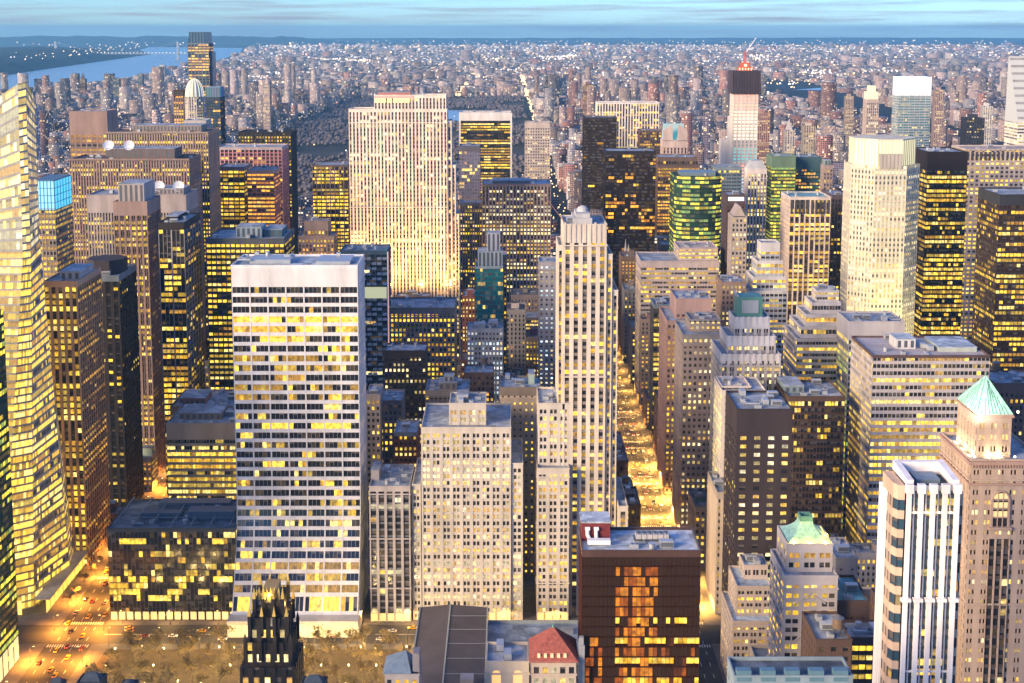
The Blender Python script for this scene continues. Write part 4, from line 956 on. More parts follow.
def slant_top():
    Y = 1580; z = zat(120, Y); zt = zat(57, Y); xa, xb = xat(1018, Y, z), xat(1050, Y, z)
    r = T('office_tower', 'white banded tower with one steep slanted roof, cut by the right edge', 1018, 1050, 122, Y, 42, (.66, .63, .6), (.66, .63, .6), None, bay=8, pw=.03, sh=.5, sub=3, mw=.02, d=.3, s=0, pd=.1, lit=.5, pal='w', top=0, units=0, nind=0)
    m = MB(); z1 = roofbox(r)[4] - 1
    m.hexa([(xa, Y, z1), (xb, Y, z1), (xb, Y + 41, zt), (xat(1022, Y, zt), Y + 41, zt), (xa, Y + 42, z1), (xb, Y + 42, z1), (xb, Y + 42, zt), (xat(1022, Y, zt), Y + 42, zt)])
    m.build('slanted_roof', emit('lit_white_roof', (1, .93, .82), .32), r)  # no lamp here: the roof's brightness is put in as emission
    for k in range(9):
        u = (k + .5) / 9; zz = z1 + (zt - z1) * u; yy = Y + 41 * u; x_ = xa + (xat(1022, Y, zt) - xa) * u
        m = MB(); m.hexa([(x_ + .5, yy - .5, zz), (xb, yy - .5, zz), (xb, yy + 1.2, zz + 2.6), (x_ + .5, yy + 1.2, zz + 2.6), (x_ + .5, yy + 2, zz), (xb, yy + 2, zz), (xb, yy + 3.0, zz + 2.6), (x_ + .5, yy + 3.0, zz + 2.6)]); m.build('roof_band', wall((.32, .31, .32)), r)
slant_top()

def cathedral():
    xw = 120; ys = 1335; zs = zat(243, ys)
    r = thing('cathedral', 'pale gothic cathedral with a needle spire beside the avenue', 'church', (xw + 40, ys, 0))
    st = wall((.50, .47, .46)); rf = principled('slate_roof', (.13, .16, .19), .6)
    for y in (ys, ys + 32):
        m = MB(); x = xat(622, ys, 60) if y == ys else xw + 4.5
        x = xw + 4.5
        m.box(x - 5, x + 5, y - 5, y + 5, 0, 44)
        for dx in (-4.4, 4.4):
            for dy in (-4.4, 4.4): m.cone(m.ring(x + dx, y + dy, 1.2, 6), 44, (x + dx, y + dy, 58))
        m.prism(m.ring(x, y, 4.6, 8), 44, 62); m.cone(m.ring(x, y, 4.8, 8), 62, (x, y, 101))
        for k in range(8):
            t = k * math.pi / 4; m.cone(m.ring(x + 4.4 * math.cos(t), y + 4.4 * math.sin(t), .7, 4), 62, (x + 4.4 * math.cos(t), y + 4.4 * math.sin(t), 72))
        m.build('spire', st, r)
    m = MB(); m.box(xw + 2, xw + 95, ys + 5.5, ys + 26.5, 0, 24); m.box(xw + 60, xw + 76, ys - 6, ys + 38, 0, 22); m.box(xw + 8, xw + 90, ys - 2, ys + 5.4, 0, 12); m.build('nave', st, r)
    m = MB(); ym = ys + 16
    m.hexa([(xw + 2, ys + 5, 24), (xw + 95, ys + 5, 24), (xw + 95, ym, 37), (xw + 2, ym, 37), (xw + 2, ys + 27, 24), (xw + 95, ys + 27, 24), (xw + 95, ym + .1, 37), (xw + 2, ym + .1, 37)])
    m.hexa([(xw + 60, ys - 7, 22), (xw + 68, ys - 7, 36), (xw + 68, ys + 39, 36), (xw + 60, ys + 39, 22), (xw + 76, ys - 7, 22), (xw + 68.1, ys - 7, 36), (xw + 68.1, ys + 39, 36), (xw + 76, ys + 39, 22)])
    m.build('roof', rf, r)
    FOOT.append((xw, xw + 96, ys - 8, ys + 40, 45))
cathedral()

# --- library and its neighbours, bottom centre
def library():
    z = 25
    r = thing('library', 'long marble library with dark pitched roofs seen from above, bottom centre', 'library', (15, 520, 0))
    wm = wall((.50, .46, .42)); slate = principled('lead_roof', (.105, .085, .085), .6, 0, .22, .06, False); flatm = roof_mat((.24, .28, .33)); trim = metal((.38, .42, .40))
    xl = xat(421, 645, z); xm = xat(487, 645, z)
    m = MB(); m.box(xl, xm, 505, 645, 0, z); m.box(xm, 76, 520, 636, 0, 21); m.build('wall', wm, r)
    m = MB(); xc = xl + 15
    # broad hipped range on the left: two slopes meeting at a ridge
    m.hexa([(xl - .6, 504, z), (xc, 504, z + 1.6), (xc, 645.6, z + 1.6), (xl - .6, 645.6, z), (xm + .6, 504, z), (xc + .2, 504, z + 1.6), (xc + .2, 645.6, z + 1.6), (xm + .6, 645.6, z)])
    m.build('roof', slate, r)
    m = MB(); a, b = 536, 590
    m.hexa([(xm + .7, a, 22), (62, a, 22), (60, (a + b) / 2, 28), (xm + .7, (a + b) / 2, 28), (xm + .7, b, 22), (62, b, 22), (60, (a + b) / 2 + .2, 28), (xm + .7, (a + b) / 2 + .2, 28)])
    m.build('wing_roof', slate, r)
    m = MB(); m.quad((xm + .7, 592, 21.1), (76, 592, 21.1), (76, 636, 21.1), (xm + .7, 636, 21.1)); m.build('flat_roof', flatm, r); m = MB(); m.quad((xm + .7, 520, 21.1), (76, 520, 21.1), (76, 535, 21.1), (xm + .7, 535, 21.1)); m.build('flat_roof', flatm, r)
    m = MB()
    for x in (xl - .4, xm + .3): m.box(x - .35, x + .35, 503, 646, z - .1, z + .5)
    m.box(xc - .25, xc + .45, 504, 646, z + 1.6, z + 2.0)
    m.box(xm + .8, 75.6, 635.4, 636.2, 21, 22.6); m.build('gutter', trim, r)
    m = MB()
    for k in range(9): m.box(xc - .2, xm, 512 + k * 15, 512.4 + k * 15, z + 1.6, z + 1.75)
    for (x, y) in ((40, 612), (18, 606), (58, 620), (30, 625)): m.box(x - 3, x + 3, y - 2, y + 2, 21.1, 23.3)
    m.build('roof_vent', metal((.3, .33, .37)), r)
    m = MB(); m.box(xc + 8, xc + 14, 560, 566, z + 1, z + 5.2); m.build('chimney', wall((.45, .4, .38)), r); m = MB(); m.box(xc + 4, xc + 12, 548, 552, z + 2, z + 5); m.build('chimney', wall((.45, .4, .38)), r)
    FOOT.append((xl, 80, 500, 648, 32))
library()
def red_roof():
    Y = 462; z = zat(665, Y); x0, x1 = xat(531, Y, z), xat(577, Y, z); dp = 18; cx, cy = (x0 + x1) / 2, Y + dp / 2
    r = T('stone_block', 'cream block under a steep red tiled pyramid roof, bottom centre', 532, 576, 664, Y, dp, (.50, .41, .34), None, None, bay=3, pw=.4, sh=.4, sub=1, lit=.6, pal='w', top=1.2, fl=4.2, units=0, d=.4, s=.05)
    m = MB(); m.cone([(x0 - .6, Y - .6), (x1 + .6, Y - .6), (x1 + .6, Y + dp + .6), (x0 - .6, Y + dp + .6)], z + 1.15, (cx, cy, zat(626, Y + dp / 2)))
    m.build('tiled_roof', principled('red_tile', (.30, .085, .065), .75, 0, .4, .9, False), r)
    m = MB(); za = zat(626, cy); m.lathe(cx, cy, [(.7, za - 1.4), (.45, za - .2), (.1, za + 1.2)], 8); m.build('finial', COPPER, r)
    m = MB(); m.box(x1 + .8, x1 + 3, Y + 3, Y + 9, z - 10, z + 6); m.box(x1 + 1, x1 + 2.6, Y + 3.4, Y + 5, z + 6, z + 9); m.build('chimney', wall((.36, .38, .42)), r)
    m = MB()
    za0 = z + 1.15
    for k in range(5):
        t = .12; xx = x0 + (k + 1.2) * (x1 - x0) / 7
        m.box(xx - .55, xx + .55, Y - .3 + t * 9 - .1, Y + 1.7 + t * 9, za0 + 1.2, za0 + 2.5)
    m.build('dormer', emit('dormer_light', (1, .7, .2), .8), r)
red_roof()
def court_block():
    r = T('stone_block', 'cream wall with tall arched orange windows under a terrace, bottom centre', 486, 529, 664, 470, 16, (.55, .47, .38), None, None, bay=9, pw=.9, sh=.9, lit=0, top=9, units=1, nx=1, rc=(.3, .32, .35))
    x0, x1, y0, y1, z1 = roofbox(r)
    for k in range(2):
        cx = x0 + (x1 - x0) * (.24 + .5 * k); m = MB()
        pts = [(cx - 1.7, y0 - .05, z1 - 11)] + [(cx + 1.7, y0 - .05, z1 - 11)] + [(cx + 1.7 * math.cos(t), y0 - .05, z1 - 4.2 + 1.7 * math.sin(t)) for t in np.linspace(0, math.pi, 9)]
        m.poly(pts); m.build('arched_window', emit('arch_light', (1, .42, .06), 1.3), r)
court_block()
def turret():
    Y = 440; z = zat(676, Y); x0, x1 = xat(384, Y, z), xat(421, Y, z)
    r = T('stone_block', 'grey block under a steep blue slate turret roof, bottom edge', 385, 419, 677, Y, 14, (.36, .34, .35), None, None, **dict(PUNCH, lit=.2, top=1), units=0)
    m = MB(); xt = xat(405, Y, z); zt = zat(650, Y + 6)
    m.cone([(x0 - .4, Y - .4), (x1 - 3.4, Y - .4), (x1 - 3.4, Y + 13), (x0 - .4, Y + 13)], z + 1, (xt, Y + 6, zt)); m.build('turret_roof', principled('blue_slate', (.13, .18, .25), .6, 0, .25, .6), r)
    m = MB(); m.box(x1 - 3, x1 - .6, Y + 1, Y + 6, z + 1, zat(655, Y)); m.build('chimney', wall((.25, .24, .27)), r)
turret()
for px0, px1, pt, lab in ((46, 60, 677, 'blue grey roof tip with a small hatch at the bottom left corner'), (76, 101, 671, 'dark gabled roof tip at the bottom left edge'), (118, 134, 677, 'small domed roof tip left of the gothic tower'), (300, 325, 674, 'blue rooftop plant just right of the black gothic tower')):
    rr = T('rooftop', lab, px0, px1, pt + 15, 430, 7, (.05, .06, .08), None, None, bay=3, pw=.8, sh=.8, lit=.0, top=3, units=0, rc=(.22, .3, .38), cat='building')
    x0, x1, y0, y1, z1 = roofbox(rr); m = MB()
    if 'dome' in lab: m.lathe((x0 + x1) / 2, y0 + 4, [(2.4 * math.cos(t), z1 + 2.4 * math.sin(t)) for t in np.linspace(0, 1.4, 6)], 12)
    else: m.hexa([(x0, y0 + .5, z1), (x1, y0 + .5, z1), ((x0 + x1) / 2 + 1.5, y0 + 4, z1 + 3), ((x0 + x1) / 2 - 1.5, y0 + 4, z1 + 3), (x0, y1 - .5, z1), (x1, y1 - .5, z1), ((x0 + x1) / 2 + 1.5, y0 + 4.5, z1 + 3), ((x0 + x1) / 2 - 1.5, y0 + 4.5, z1 + 3)])
    m.build('cap', principled('dark_slate', (.04, .055, .08), .6, 0, .25, .6), rr)

# --- black gothic tower
def gothic():
    Y = 488; zt = zat(640, Y)
    r = thing('gothic_tower', 'black brick gothic tower with a golden lit pinnacled crown, bottom left', 'tower', (xat(266, Y, 80), Y, 0))
    bl = principled('black_brick', (.022, .018, .020), .6, 0, .4, .5); gold = principled('gilded_terracotta', (.55, .38, .10), .45, .3, .3, .5)
    A = lambda px, z=85: xat(px, Y, z)
    W = MB(); P = Panes()
    x0, x1 = A(239), A(294); dp = 22
    def stage(xa, xb, ya, yb, z0, z1, n, lit):
        W.box(xa + .5, xb - .5, ya + .5, yb, z0, z1, 0)
        facade(W, P, (xa, ya, z0), (xb, ya, z0), (xb, ya, z1), (xa, ya, z1), n, max(1, round((z1 - z0) / 4)), pw=.5, sh=.3, d=.5, s=.2, lit=lit, pal='w')
        facade(W, P, (xb, ya + .5, z0), (xb, yb, z0), (xb, yb, z1), (xb, ya + .5, z1), n, max(1, round((z1 - z0) / 4)), pw=.5, sh=.3, d=.5, s=.2, lit=lit, pal='w')
        W.box(xa, xa + .45, ya + .5, yb, z0, z1, 0)
    zs = [0, zat(668, Y), zat(645, Y), zat(622, Y), zat(606, Y)]
    ins = [0, 2.0, 3.6, 5.4]
    for i in range(4):
        xa, xb = x0 + ins[i], x1 - ins[i] * .9; stage(xa, xb, Y + ins[i] * .8, Y + dp - ins[i] * .8, zs[i], zs[i + 1], (5, 5, 4, 3)[i], (.4, .3, .2, 0)[i])
    W.build('wall', [bl, bl], r); emit_windows(r, P, glass_mat(), 100)
    m = MB(); g = MB()
    for i in (1, 2, 3):
        xa, xb = x0 + ins[i], x1 - ins[i] * .9; ya, yb = Y + ins[i] * .8, Y + dp - ins[i] * .8
        n = 4
        for k in range(n):
            for yy in (ya, yb):
                x = xa + (xb - xa) * k / (n - 1); h = (5.5, 6.5, 8.0)[i - 1]
                zb = zs[i + 1] - (zs[i + 1] - zs[i]) * .75
                bb = MB(); bb.box(x - .6, x + .6, yy - .7, yy + .5, zb, zs[i + 1] + 1.2); bb.build('buttress', bl, r)
                (g if i >= 2 else m).cone([(x - .7, yy - .8), (x + .7, yy - .8), (x + .7, yy + .6), (x - .7, yy + .6)], zs[i + 1] + 1.2, (x, yy, zs[i + 1] + 1.2 + h * .6))
    m.build('pinnacle', bl, r)
    xa, xb = x0 + 7.2, x1 - 6.6; ya, yb = Y + 5.5, Y + dp - 5.5; zc = zat(598, Y)
    for k in range(5): x = xa + (xb - xa) * k / 4; g.box(x - .5, x + .5, ya - .3, ya + .3, zs[4] - 4, zc)
    for k in range(6): x = xa + (xb - xa) * k / 5; g.cone([(x - .45, ya - .5), (x + .45, ya - .5), (x + .45, ya + .4), (x - .45, ya + .4)], zc, (x, ya, zc + 2.2))
    g.box(xa - .4, xb + .4, ya - .2, ya + .2, zc - 1.5, zc - .4)
    g.build('crown', gold, r)
    m = MB(); m.box(xa + 1, xb - 1, ya + 1.4, yb, zs[4], zc + .6); m.build('crown_core', principled('lit_brick', (.35, .24, .1), .6), r)  # lamplight on the black brick is put into the core's colour
    for x in (xa - 1.5, (xa + xb) / 2, xb + 1.5):
        bulb('crown_lamp', (x, ya - 1.6, zs[4] + 1.5), 2600 * ES, (1, .70, .16), .4)
    bulb('crown_lamp', (xb + 2.5, (ya + yb) / 2, zs[4] - 4), 1600 * ES, (1, .6, .14), .4)
    FOOT.append((x0, x1, Y, Y + dp, zs[4]))
gothic()

# --- rooftop fittings for towers built above
def dishes():
    for lab, pxs, py, Y in (('in front of its taller twin', (107.5, 128), 146, 1168), ('two dishes on its roof behind', (158, 177.5), 187, 1088)):
        r = find(lab); x0, x1, y0, y1, z1 = roofbox(r)
        for k, px in enumerate(pxs):
            z = zat(py, Y); x = xat(px, Y, z); w = world_loc(r)
            d = thing('satellite_dish', ('left', 'right')[k] + (' white satellite dish on the wide brown striped slab' if Y > 1100 else ' white satellite dish on the grey brown slab'), 'dish', (x, Y + 4, z1))
            m = MB(); n = Vector((.15, -.8, .35)).normalized(); u = n.orthogonal().normalized(); v = n.cross(u)
            rings = []
            for q in range(6):
                rad = 4.6 * q / 5; rings.append([tuple(Vector((x, Y + 3, z)) + (u * math.cos(t) + v * math.sin(t)) * rad + n * (rad * rad * .06)) for t in np.linspace(0, 2 * math.pi, 19)[:-1]])
            for a, b in zip(rings[:-1], rings[1:]):
                for i in range(18):
                    j = (i + 1) % 18; m.quad(a[i], a[j], b[j], b[i])
            m.build('reflector', principled('white_enamel', (.78, .78, .8), .4, 0, .05), d)
            m = MB(); m.tube((x, Y + 4.5, z1 - .05), (x, Y + 4.2, z), .5, k=8); m.tube((x - 2, Y + 6, z1 - .05), (x, Y + 4.2, z), .25); m.tube((x + 2, Y + 6, z1 - .05), (x, Y + 4.2, z), .25); m.build('mount', metal((.4, .4, .42)), d)
            m = MB(); tip = Vector((x, Y + 3, z)) + n * 3.2
            for t in (0, 2.1, 4.2): m.tube(tuple(Vector((x, Y + 3, z)) + (u * math.cos(t) + v * math.sin(t)) * 4.4 + n * 1.1), tuple(tip), .12, k=4)
            m.box(tip.x - .4, tip.x + .4, tip.y - .4, tip.y + .4, tip.z - .4, tip.z + .4); m.build('feed_horn', metal((.5, .5, .52)), d)
dishes()
def add_ons():
    # glowing cyan lantern
    r = find('cyan glass lantern'); x0, x1, y0, y1, z1 = roofbox(r); zt = zat(181, 960)
    m = MB(); m.box(x0 - .1, x1 + .1, y0 - .1, y1, z1, zt); m.build('lantern', emit('cyan_lantern', (.05, .62, 1.0), 1.0), r)
    m = MB()
    for k in range(7):
        x = x0 + k * (x1 - x0) / 6; m.box(x - .2, x + .2, y0 - .4, y0 - .12, z1, zt); y = y0 + k * (y1 - y0) / 6; m.box(x1 + .12, x1 + .4, y - .2, y + .2, z1, zt)
    for k in range(5):
        z = z1 + k * (zt - z1) / 4; m.box(x0 - .3, x1 + .3, y0 - .35, y0 - .13, z - .2, z + .2); m.box(x1 + .13, x1 + .35, y0, y1, z - .2, z + .2)
    m.build('lantern_frame', metal((.05, .2, .3)), r)
    m = MB(); m.box(x0 - .1, x1 + .1, y0 - .1, y1, zt, zt + .6); m.build('roof_rim', metal((.1, .16, .2)), r)
    # black octagonal penthouse
    r = find('black octagonal penthouse'); x0, x1, y0, y1, z1 = roofbox(r); m = MB(); cx, cy = x0 + 2, y0 + 18
    m.prism([(cx + 13 * math.cos(t), cy + 13 * math.sin(t)) for t in (np.arange(8) + .5) * math.pi / 4], z1, z1 + 9.5); m.build('penthouse', wall((.06, .05, .06)), r)
    # crown of the tall white tower
    r = find('tallest at the centre'); x0, x1, y0, y1, z1 = roofbox(r); cx = (x0 + x1) / 2 - .5
    for k in range(9):
        m = MB(); x = x0 + .8 + k * (x1 - x0 - 1.6) / 8; h = 2.2 + (1.6 if k % 2 == 0 else 0); m.box(x - .55, x + .55, y0 - .35, y0 + .2, z1 - 9, z1 + h * .5)
        m.build('buttress', wall((.60, .53, .47)), r)
    m = MB(); m.box(cx - 5.5, cx + 4.5, y0 + 5, y1 - 4, z1, z1 + 3.4); m.box(cx - 4, cx + 3.4, y0 + 7, y1 - 6, z1 + 3.4, z1 + 5.6); m.lathe(cx, (y0 + y1) / 2, [(3.2, z1 + 5.6), (3.0, z1 + 7.2), (2, z1 + 8.2), (.3, z1 + 8.8)], 12); m.build('crown', wall((.46, .46, .47)), r)
    m = MB(); m.tube((cx - 9, y0 + 3, z1), (cx - 20, y0 + 6, z1 + 14), .3, k=4); m.build('mast', metal((.2, .1, .1)), r)
    # brown glass block: red plant box, white ducts, cooling fans, gutters
    r = find('pale blue roof, foreground'); x0, x1, y0, y1, z1 = roofbox(r)
    a, b = x0 + .5, xat(610, y0 + 12, z1 + 6); zt = zat(523, y0 + 12)
    m = MB(); m.box(a, b, y0 + 12, y1 - .6, z1 - .02, zt); m.build('plant_room', principled('red_brick', (.17, .03, .032), .8, 0, .3, .6), r)
    m = MB(); m.box(a - .3, b + .3, y0 + 11.7, y1 - .5, zt, zt + .6); m.build('plant_roof', roof_mat((.45, .5, .55)), r)
    wd = principled('white_duct', (.74, .74, .75), .5, 0, .06)
    for k in (0, 1):
        m = MB(); x = a + 2.2 + 3.3 * k
        m.tube((x, y0 + 11.4, zt - 2.0), (x, y0 + 11.2, zt - 4.5), .7, k=8); m.tube((x, y0 + 11.2, zt - 4.3), (x + (1.3 if k == 0 else .1), y0 + 9.6, zt - 6.6), .7, k=8); m.tube((x + (1.3 if k == 0 else .1), y0 + 9.6, zt - 6.4), (x + 1.3, y0 + 8, z1 + 1.2), .7, k=8)
        m.tube((x - .9, y0 + 11.3, zt - 2.0), (x + .9, y0 + 11.3, zt - 2.0), .75, k=8)
        m.build('duct', wd, r)
    m = MB(); m.box(a + 2, a + 10.5, y0 + 6.2, y0 + 8.8, z1 + .6, z1 + 2.3); m.build('duct', wd, r)
    fan = MB(); n = 6
    for k in range(n):
        x = x0 + (x1 - x0) * .5 + k * 2.1
        fan.box(x - .95, x + .95, y0 + 11, y0 + 15, z1 + .9, z1 + 2.6); fan.lathe(x, y0 + 13, [(.8, z1 + 2.6), (.85, z1 + 3.1), (.7, z1 + 3.1)], 10, 1)
    fan.box(x0 + (x1 - x0) * .46, x0 + (x1 - x0) * .78, y0 + 10.6, y0 + 15.4, z1 + .5, z1 + .85, 1)
    for k in range(5): fan.box(x0 + (x1 - x0) * (.47 + .07 * k), x0 + (x1 - x0) * (.475 + .07 * k), y0 + 11, y0 + 15, z1, z1 + .5, 1)
    fan.build('cooling_unit', [metal((.60, .56, .54)), metal((.1, .12, .15))], r)
    m = MB(); m.tube((x0 + 5, y0 + 4, z1 + .5), (x1 - 12, y0 + 6, z1 + .5), .18, k=5); m.tube((x0 + 9, y0 + 5.2, z1 + .5), (x1 - 20, y0 + 8, z1 + .5), .22, k=5); m.tube((x1 - 20, y0 + 8, z1 + .5), (x1 - 20, y0 + 11, z1 + .8), .22, k=5); m.build('pipe', metal((.3, .36, .42)), r)
    clutter(r, x0 + 14, x1, y0, y0 + 9, z1 - .02, 3)
    # its windows: lit trays low on the right; above, amber reflections emitted as dull orange
    for o in [c for c in r.children if c.name.startswith('window')]: bpy.data.objects.remove(o)
    P = Panes(); H = z1 - 1.6; nf = round(H / 3.9); fl = H / nf; nb = round((x1 - x0) / 1.6); wx = (x1 - x0) / nb
    for j in range(1, nf):
        zb_ = H - j * fl
        lit_row = {7: .6, 9: .95, 11: 1, 13: .95, 15: 1, 17: .9}.get(j, 0)
        for i in range(nb):
            u = i / nb; g = 0
            run = math.sin(u * 21 + j * 2.3) > -.55
            if lit_row and .28 < u < .97 and run and rng.random() < lit_row: g = rng.choice(PIDX['y'][:9])
            elif 8 < j < 17 and .62 <= u < .95 and math.sin(u * 23 + j * 1.7) > .45: g = rng.choice((AMBER_REFL, AMBER_REFL_LO))
            elif 1 < j < 16 and .25 < u < .62 and math.sin(u * 31 + 1.5 * math.sin(j * .9)) > -.85 and rng.random() < .94: g = rng.choice((AMBER_REFL, AMBER_REFL, AMBER_REFL, AMBER_REFL_HI) if u < .42 else (AMBER_REFL, AMBER_REFL_HI, AMBER_REFL_HI))
            elif j in (9, 10, 11, 12, 13, 14) and .03 < u < .17 and math.sin(u * 60 + j) > -.4: g = rng.choice((AMBER_REFL, AMBER_REFL, AMBER_REFL_HI))
            elif j > 17 and rng.random() < .3: g = rng.choice(PIDX['o'])
            xa, xb = x0 + (i + .035) * wx, x0 + (i + .965) * wx
            P.add((xa, y0 + .15, zb_ + fl * (.42 if g in PIDX['y'] else .15)), (xb, y0 + .15, zb_ + fl * (.42 if g in PIDX['y'] else .15)), (xb, y0 + .15, zb_ + fl), (xa, y0 + .15, zb_ + fl), g)
    emit_windows(r, P, G_BRONZE, 100)
    # green mansard on the cream block
    r = find('green mansard roof'); x0, x1, y0, y1, z1 = roofbox(r); cx, cy = (x0 + x1) / 2, (y0 + y1) / 2; zt = zat(519, cy); m = MB()
    n = 5; pr = []
    for k in range(n + 1):
        t = k / n; s = 1 - .70 * (1 - (1 - t) ** 1.9); pr.append((s, z1 + .9 + (zt - z1 - .9) * t))
    hx, hy = (x1 - x0) / 2 - .9, (y1 - y0) / 2 - .9
    for (s0, za), (s1, zb) in zip(pr[:-1], pr[1:]):
        m.prism([(cx - hx * s0, cy - hy * s0), (cx + hx * s0, cy - hy * s0), (cx + hx * s0, cy + hy * s0), (cx - hx * s0, cy + hy * s0)], za, zb, pts_top=[(cx - hx * s1, cy - hy * s1), (cx + hx * s1, cy - hy * s1), (cx + hx * s1, cy + hy * s1), (cx - hx * s1, cy + hy * s1)])
    m.build('mansard_roof', COPPER_P, r)
    m = MB(); s = pr[-1][0]
    m.box(cx - hx * s, cx + hx * s, cy - hy * s, cy - hy * s + .5, zt, zt + 2.2); m.box(cx - hx * s, cx + hx * s, cy + hy * s - .5, cy + hy * s, zt, zt + 2.2); m.box(cx - hx * s, cx - hx * s + .5, cy - hy * s + .5, cy + hy * s - .5, zt, zt + 2.2); m.box(cx + hx * s - .5, cx + hx * s, cy - hy * s + .5, cy + hy * s - .5, zt, zt + 2.2); m.build('roof_crest', COPPER, r)
    m = MB(); m.box(x0 + .3, x1 - .3, y0 + .5, y0 + .7, z1 + .35, z1 + .7); m.box(x1 - .7, x1 - .5, y0 + .8, y1 - .3, z1 + .35, z1 + .7); m.build('eaves_light', emit('eaves_lamp', (1, .78, .12), 3.0), r)
    for x in (x0 + 3, cx, x1 - 3): bulb('eaves_lamp', (x, y0 + .2, z1 + 1.6), 1800 * ES, (1, .70, .06), .3)
    bulb('eaves_lamp', (x1 - .1, cy, z1 + 1.6), 1800 * ES, (1, .70, .06), .3)
    # cross braces and bowed bay on its front
    m = MB(); bx0, bx1 = cx - 7, cx + 5.5
    for za, zb in ((z1 - 22, z1 - 17.5), (z1 - 38, z1 - 33)):
        m.tube((bx0, y0 - 6.35, za), ((bx0 + bx1) / 2, y0 - 6.35, zb), .28, k=4); m.tube((bx1, y0 - 6.35, za), ((bx0 + bx1) / 2, y0 - 6.35, zb), .28, k=4)
    m.build('brace', wall((.6, .54, .5)), r)
    # copper top of the scalloped tower
    r = find('green copper top'); x0, x1, y0, y1, z1 = roofbox(r); m = MB(); zt = zat(297, y0 + 3)
    m.box(x0 + 2.5, x1 - 4, y0 + 3, y1 - 2, z1, zt); m.build('copper_top', COPPER, r)
    m = MB(); m.box(x0 + 2, x0 + 3, y0 + 2.5, y1 - 1.5, zt, zt + 1.5); m.box(x0 + 5, x1 - 6.5, y0 + 2.4, y0 + 2.95, z1 + 3, zt - 2); m.build('louvre', wall((.42, .44, .45)), r)
    # scalloped parapets
    W = [o for o in r.children if o.name.startswith('wall')][0]
    fp = [f for f in FOOT if abs(f[4] - z1) < .01 and abs(f[0] - x0) < .01]
    tiers = sorted([f for f in FOOT if f[2] < y0 + .1 and f[3] > y0 and f[0] <= x0 + .1 and f[1] >= x1 - .1 and f[4] <= z1 + .1 and f[4] > z1 - 60], key=lambda f: -f[4])[:3]
    for f in tiers:
        m = MB()
        n = max(4, round((f[1] - f[0]) / 3.4))
        for k in range(n):
            x = f[0] + (k + .5) * (f[1] - f[0]) / n
            m.prism([(x - 1.1, f[2] - .3), (x + 1.1, f[2] - .3), (x + 1.1, f[2] + .44), (x - 1.1, f[2] + .44)], f[4] - 4.5, f[4] + 1.4, pts_top=[(x - .7, f[2] - .5), (x + .7, f[2] - .5), (x + .7, f[2] + .44), (x - .7, f[2] + .44)])
        n = max(3, round((f[3] - f[2]) / 3.4))
        for k in range(n):
            y = f[2] + (k + .5) * (f[3] - f[2]) / n
            m.box(f[0] - .3, f[0] + .42, y - .9, y + .9, f[4] - 4, f[4] + 1.5)
        m.build('scalloped_parapet', wall((.66, .62, .61)), r)
    # white sign bar
    r = find('white sign bar'); x0, x1, y0, y1, z1 = roofbox(r); m = MB(); m.box(x0 + 1.2, x1 - 1, y0 - .4, y0 - .1, z1 - 4, z1 - 1); m.build('sign_bar', emit('sign_lamp', (1, .97, .9), 3), r)
    # gable of the slender tower
    r = find('small gabled top'); x0, x1, y0, y1, z1 = roofbox(r); m = MB(); cx = (x0 + x1) / 2
    m.hexa([(x0 + 1, y0, z1), (x1 - 1, y0, z1), (cx + .4, y0, zat(206, y0)), (cx - .4, y0, zat(206, y0)), (x0 + 1, y1, z1), (x1 - 1, y1, z1), (cx + .4, y1, zat(206, y0)), (cx - .4, y1, zat(206, y0))]); m.build('gable', wall((.42, .35, .33)), r)
    r = find('chamfered crown'); x0, x1, y0, y1, z1 = roofbox(r); m = MB(); zt = zat(161, y0)
    m.prism([(x0, y0), (x1, y0), (x1, y1), (x0, y1)], z1, zt, pts_top=[(x0 + 4, y0 + 4), (x1 - 4, y0 + 4), (x1 - 4, y1 - 4), (x0 + 4, y1 - 4)]); m.build('crown', wall((.42, .43, .45)), r)
    # slotted white crowns
    for lab, n, h in (('slotted white crown', 10, 15), ('row of square openings', 18, 11)):
        r = find(lab); x0, x1, y0, y1, z1 = roofbox(r); m = MB(); 
        for k in range(n): a = x0 + (k + .22) * (x1 - x0) / n; b = x0 + (k + .78) * (x1 - x0) / n; m.quad((a, y0 - .08, z1 - h + 1.5), (b, y0 - .08, z1 - h + 1.5), (b, y0 - .08, z1 - 1.8), (a, y0 - .08, z1 - 1.8))
        m.build('crown_opening', principled('dark_louvre', (.05, .045, .05), .7), r)
    # white light box of the far tower, gold crown
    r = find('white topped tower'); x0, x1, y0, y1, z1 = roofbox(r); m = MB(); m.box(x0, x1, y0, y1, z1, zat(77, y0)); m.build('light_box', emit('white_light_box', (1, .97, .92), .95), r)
    m = MB()
    for k in range(9): x = x0 + k * (x1 - x0) / 8; m.box(x - .25, x + .25, y0 - .5, y0 - .1, z1, zat(77, y0) + .6)
    m.build('light_box_frame', metal((.6, .62, .64)), r)
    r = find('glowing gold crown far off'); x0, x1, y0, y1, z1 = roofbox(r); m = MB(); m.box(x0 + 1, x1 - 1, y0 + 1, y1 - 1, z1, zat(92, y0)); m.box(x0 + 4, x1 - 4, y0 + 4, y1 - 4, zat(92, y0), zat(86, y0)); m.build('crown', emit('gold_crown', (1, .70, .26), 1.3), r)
    # sloping skirt of the black park side tower
    r = find('black sloping tower'); x0, x1, y0, y1, z1 = roofbox(r); m = MB()
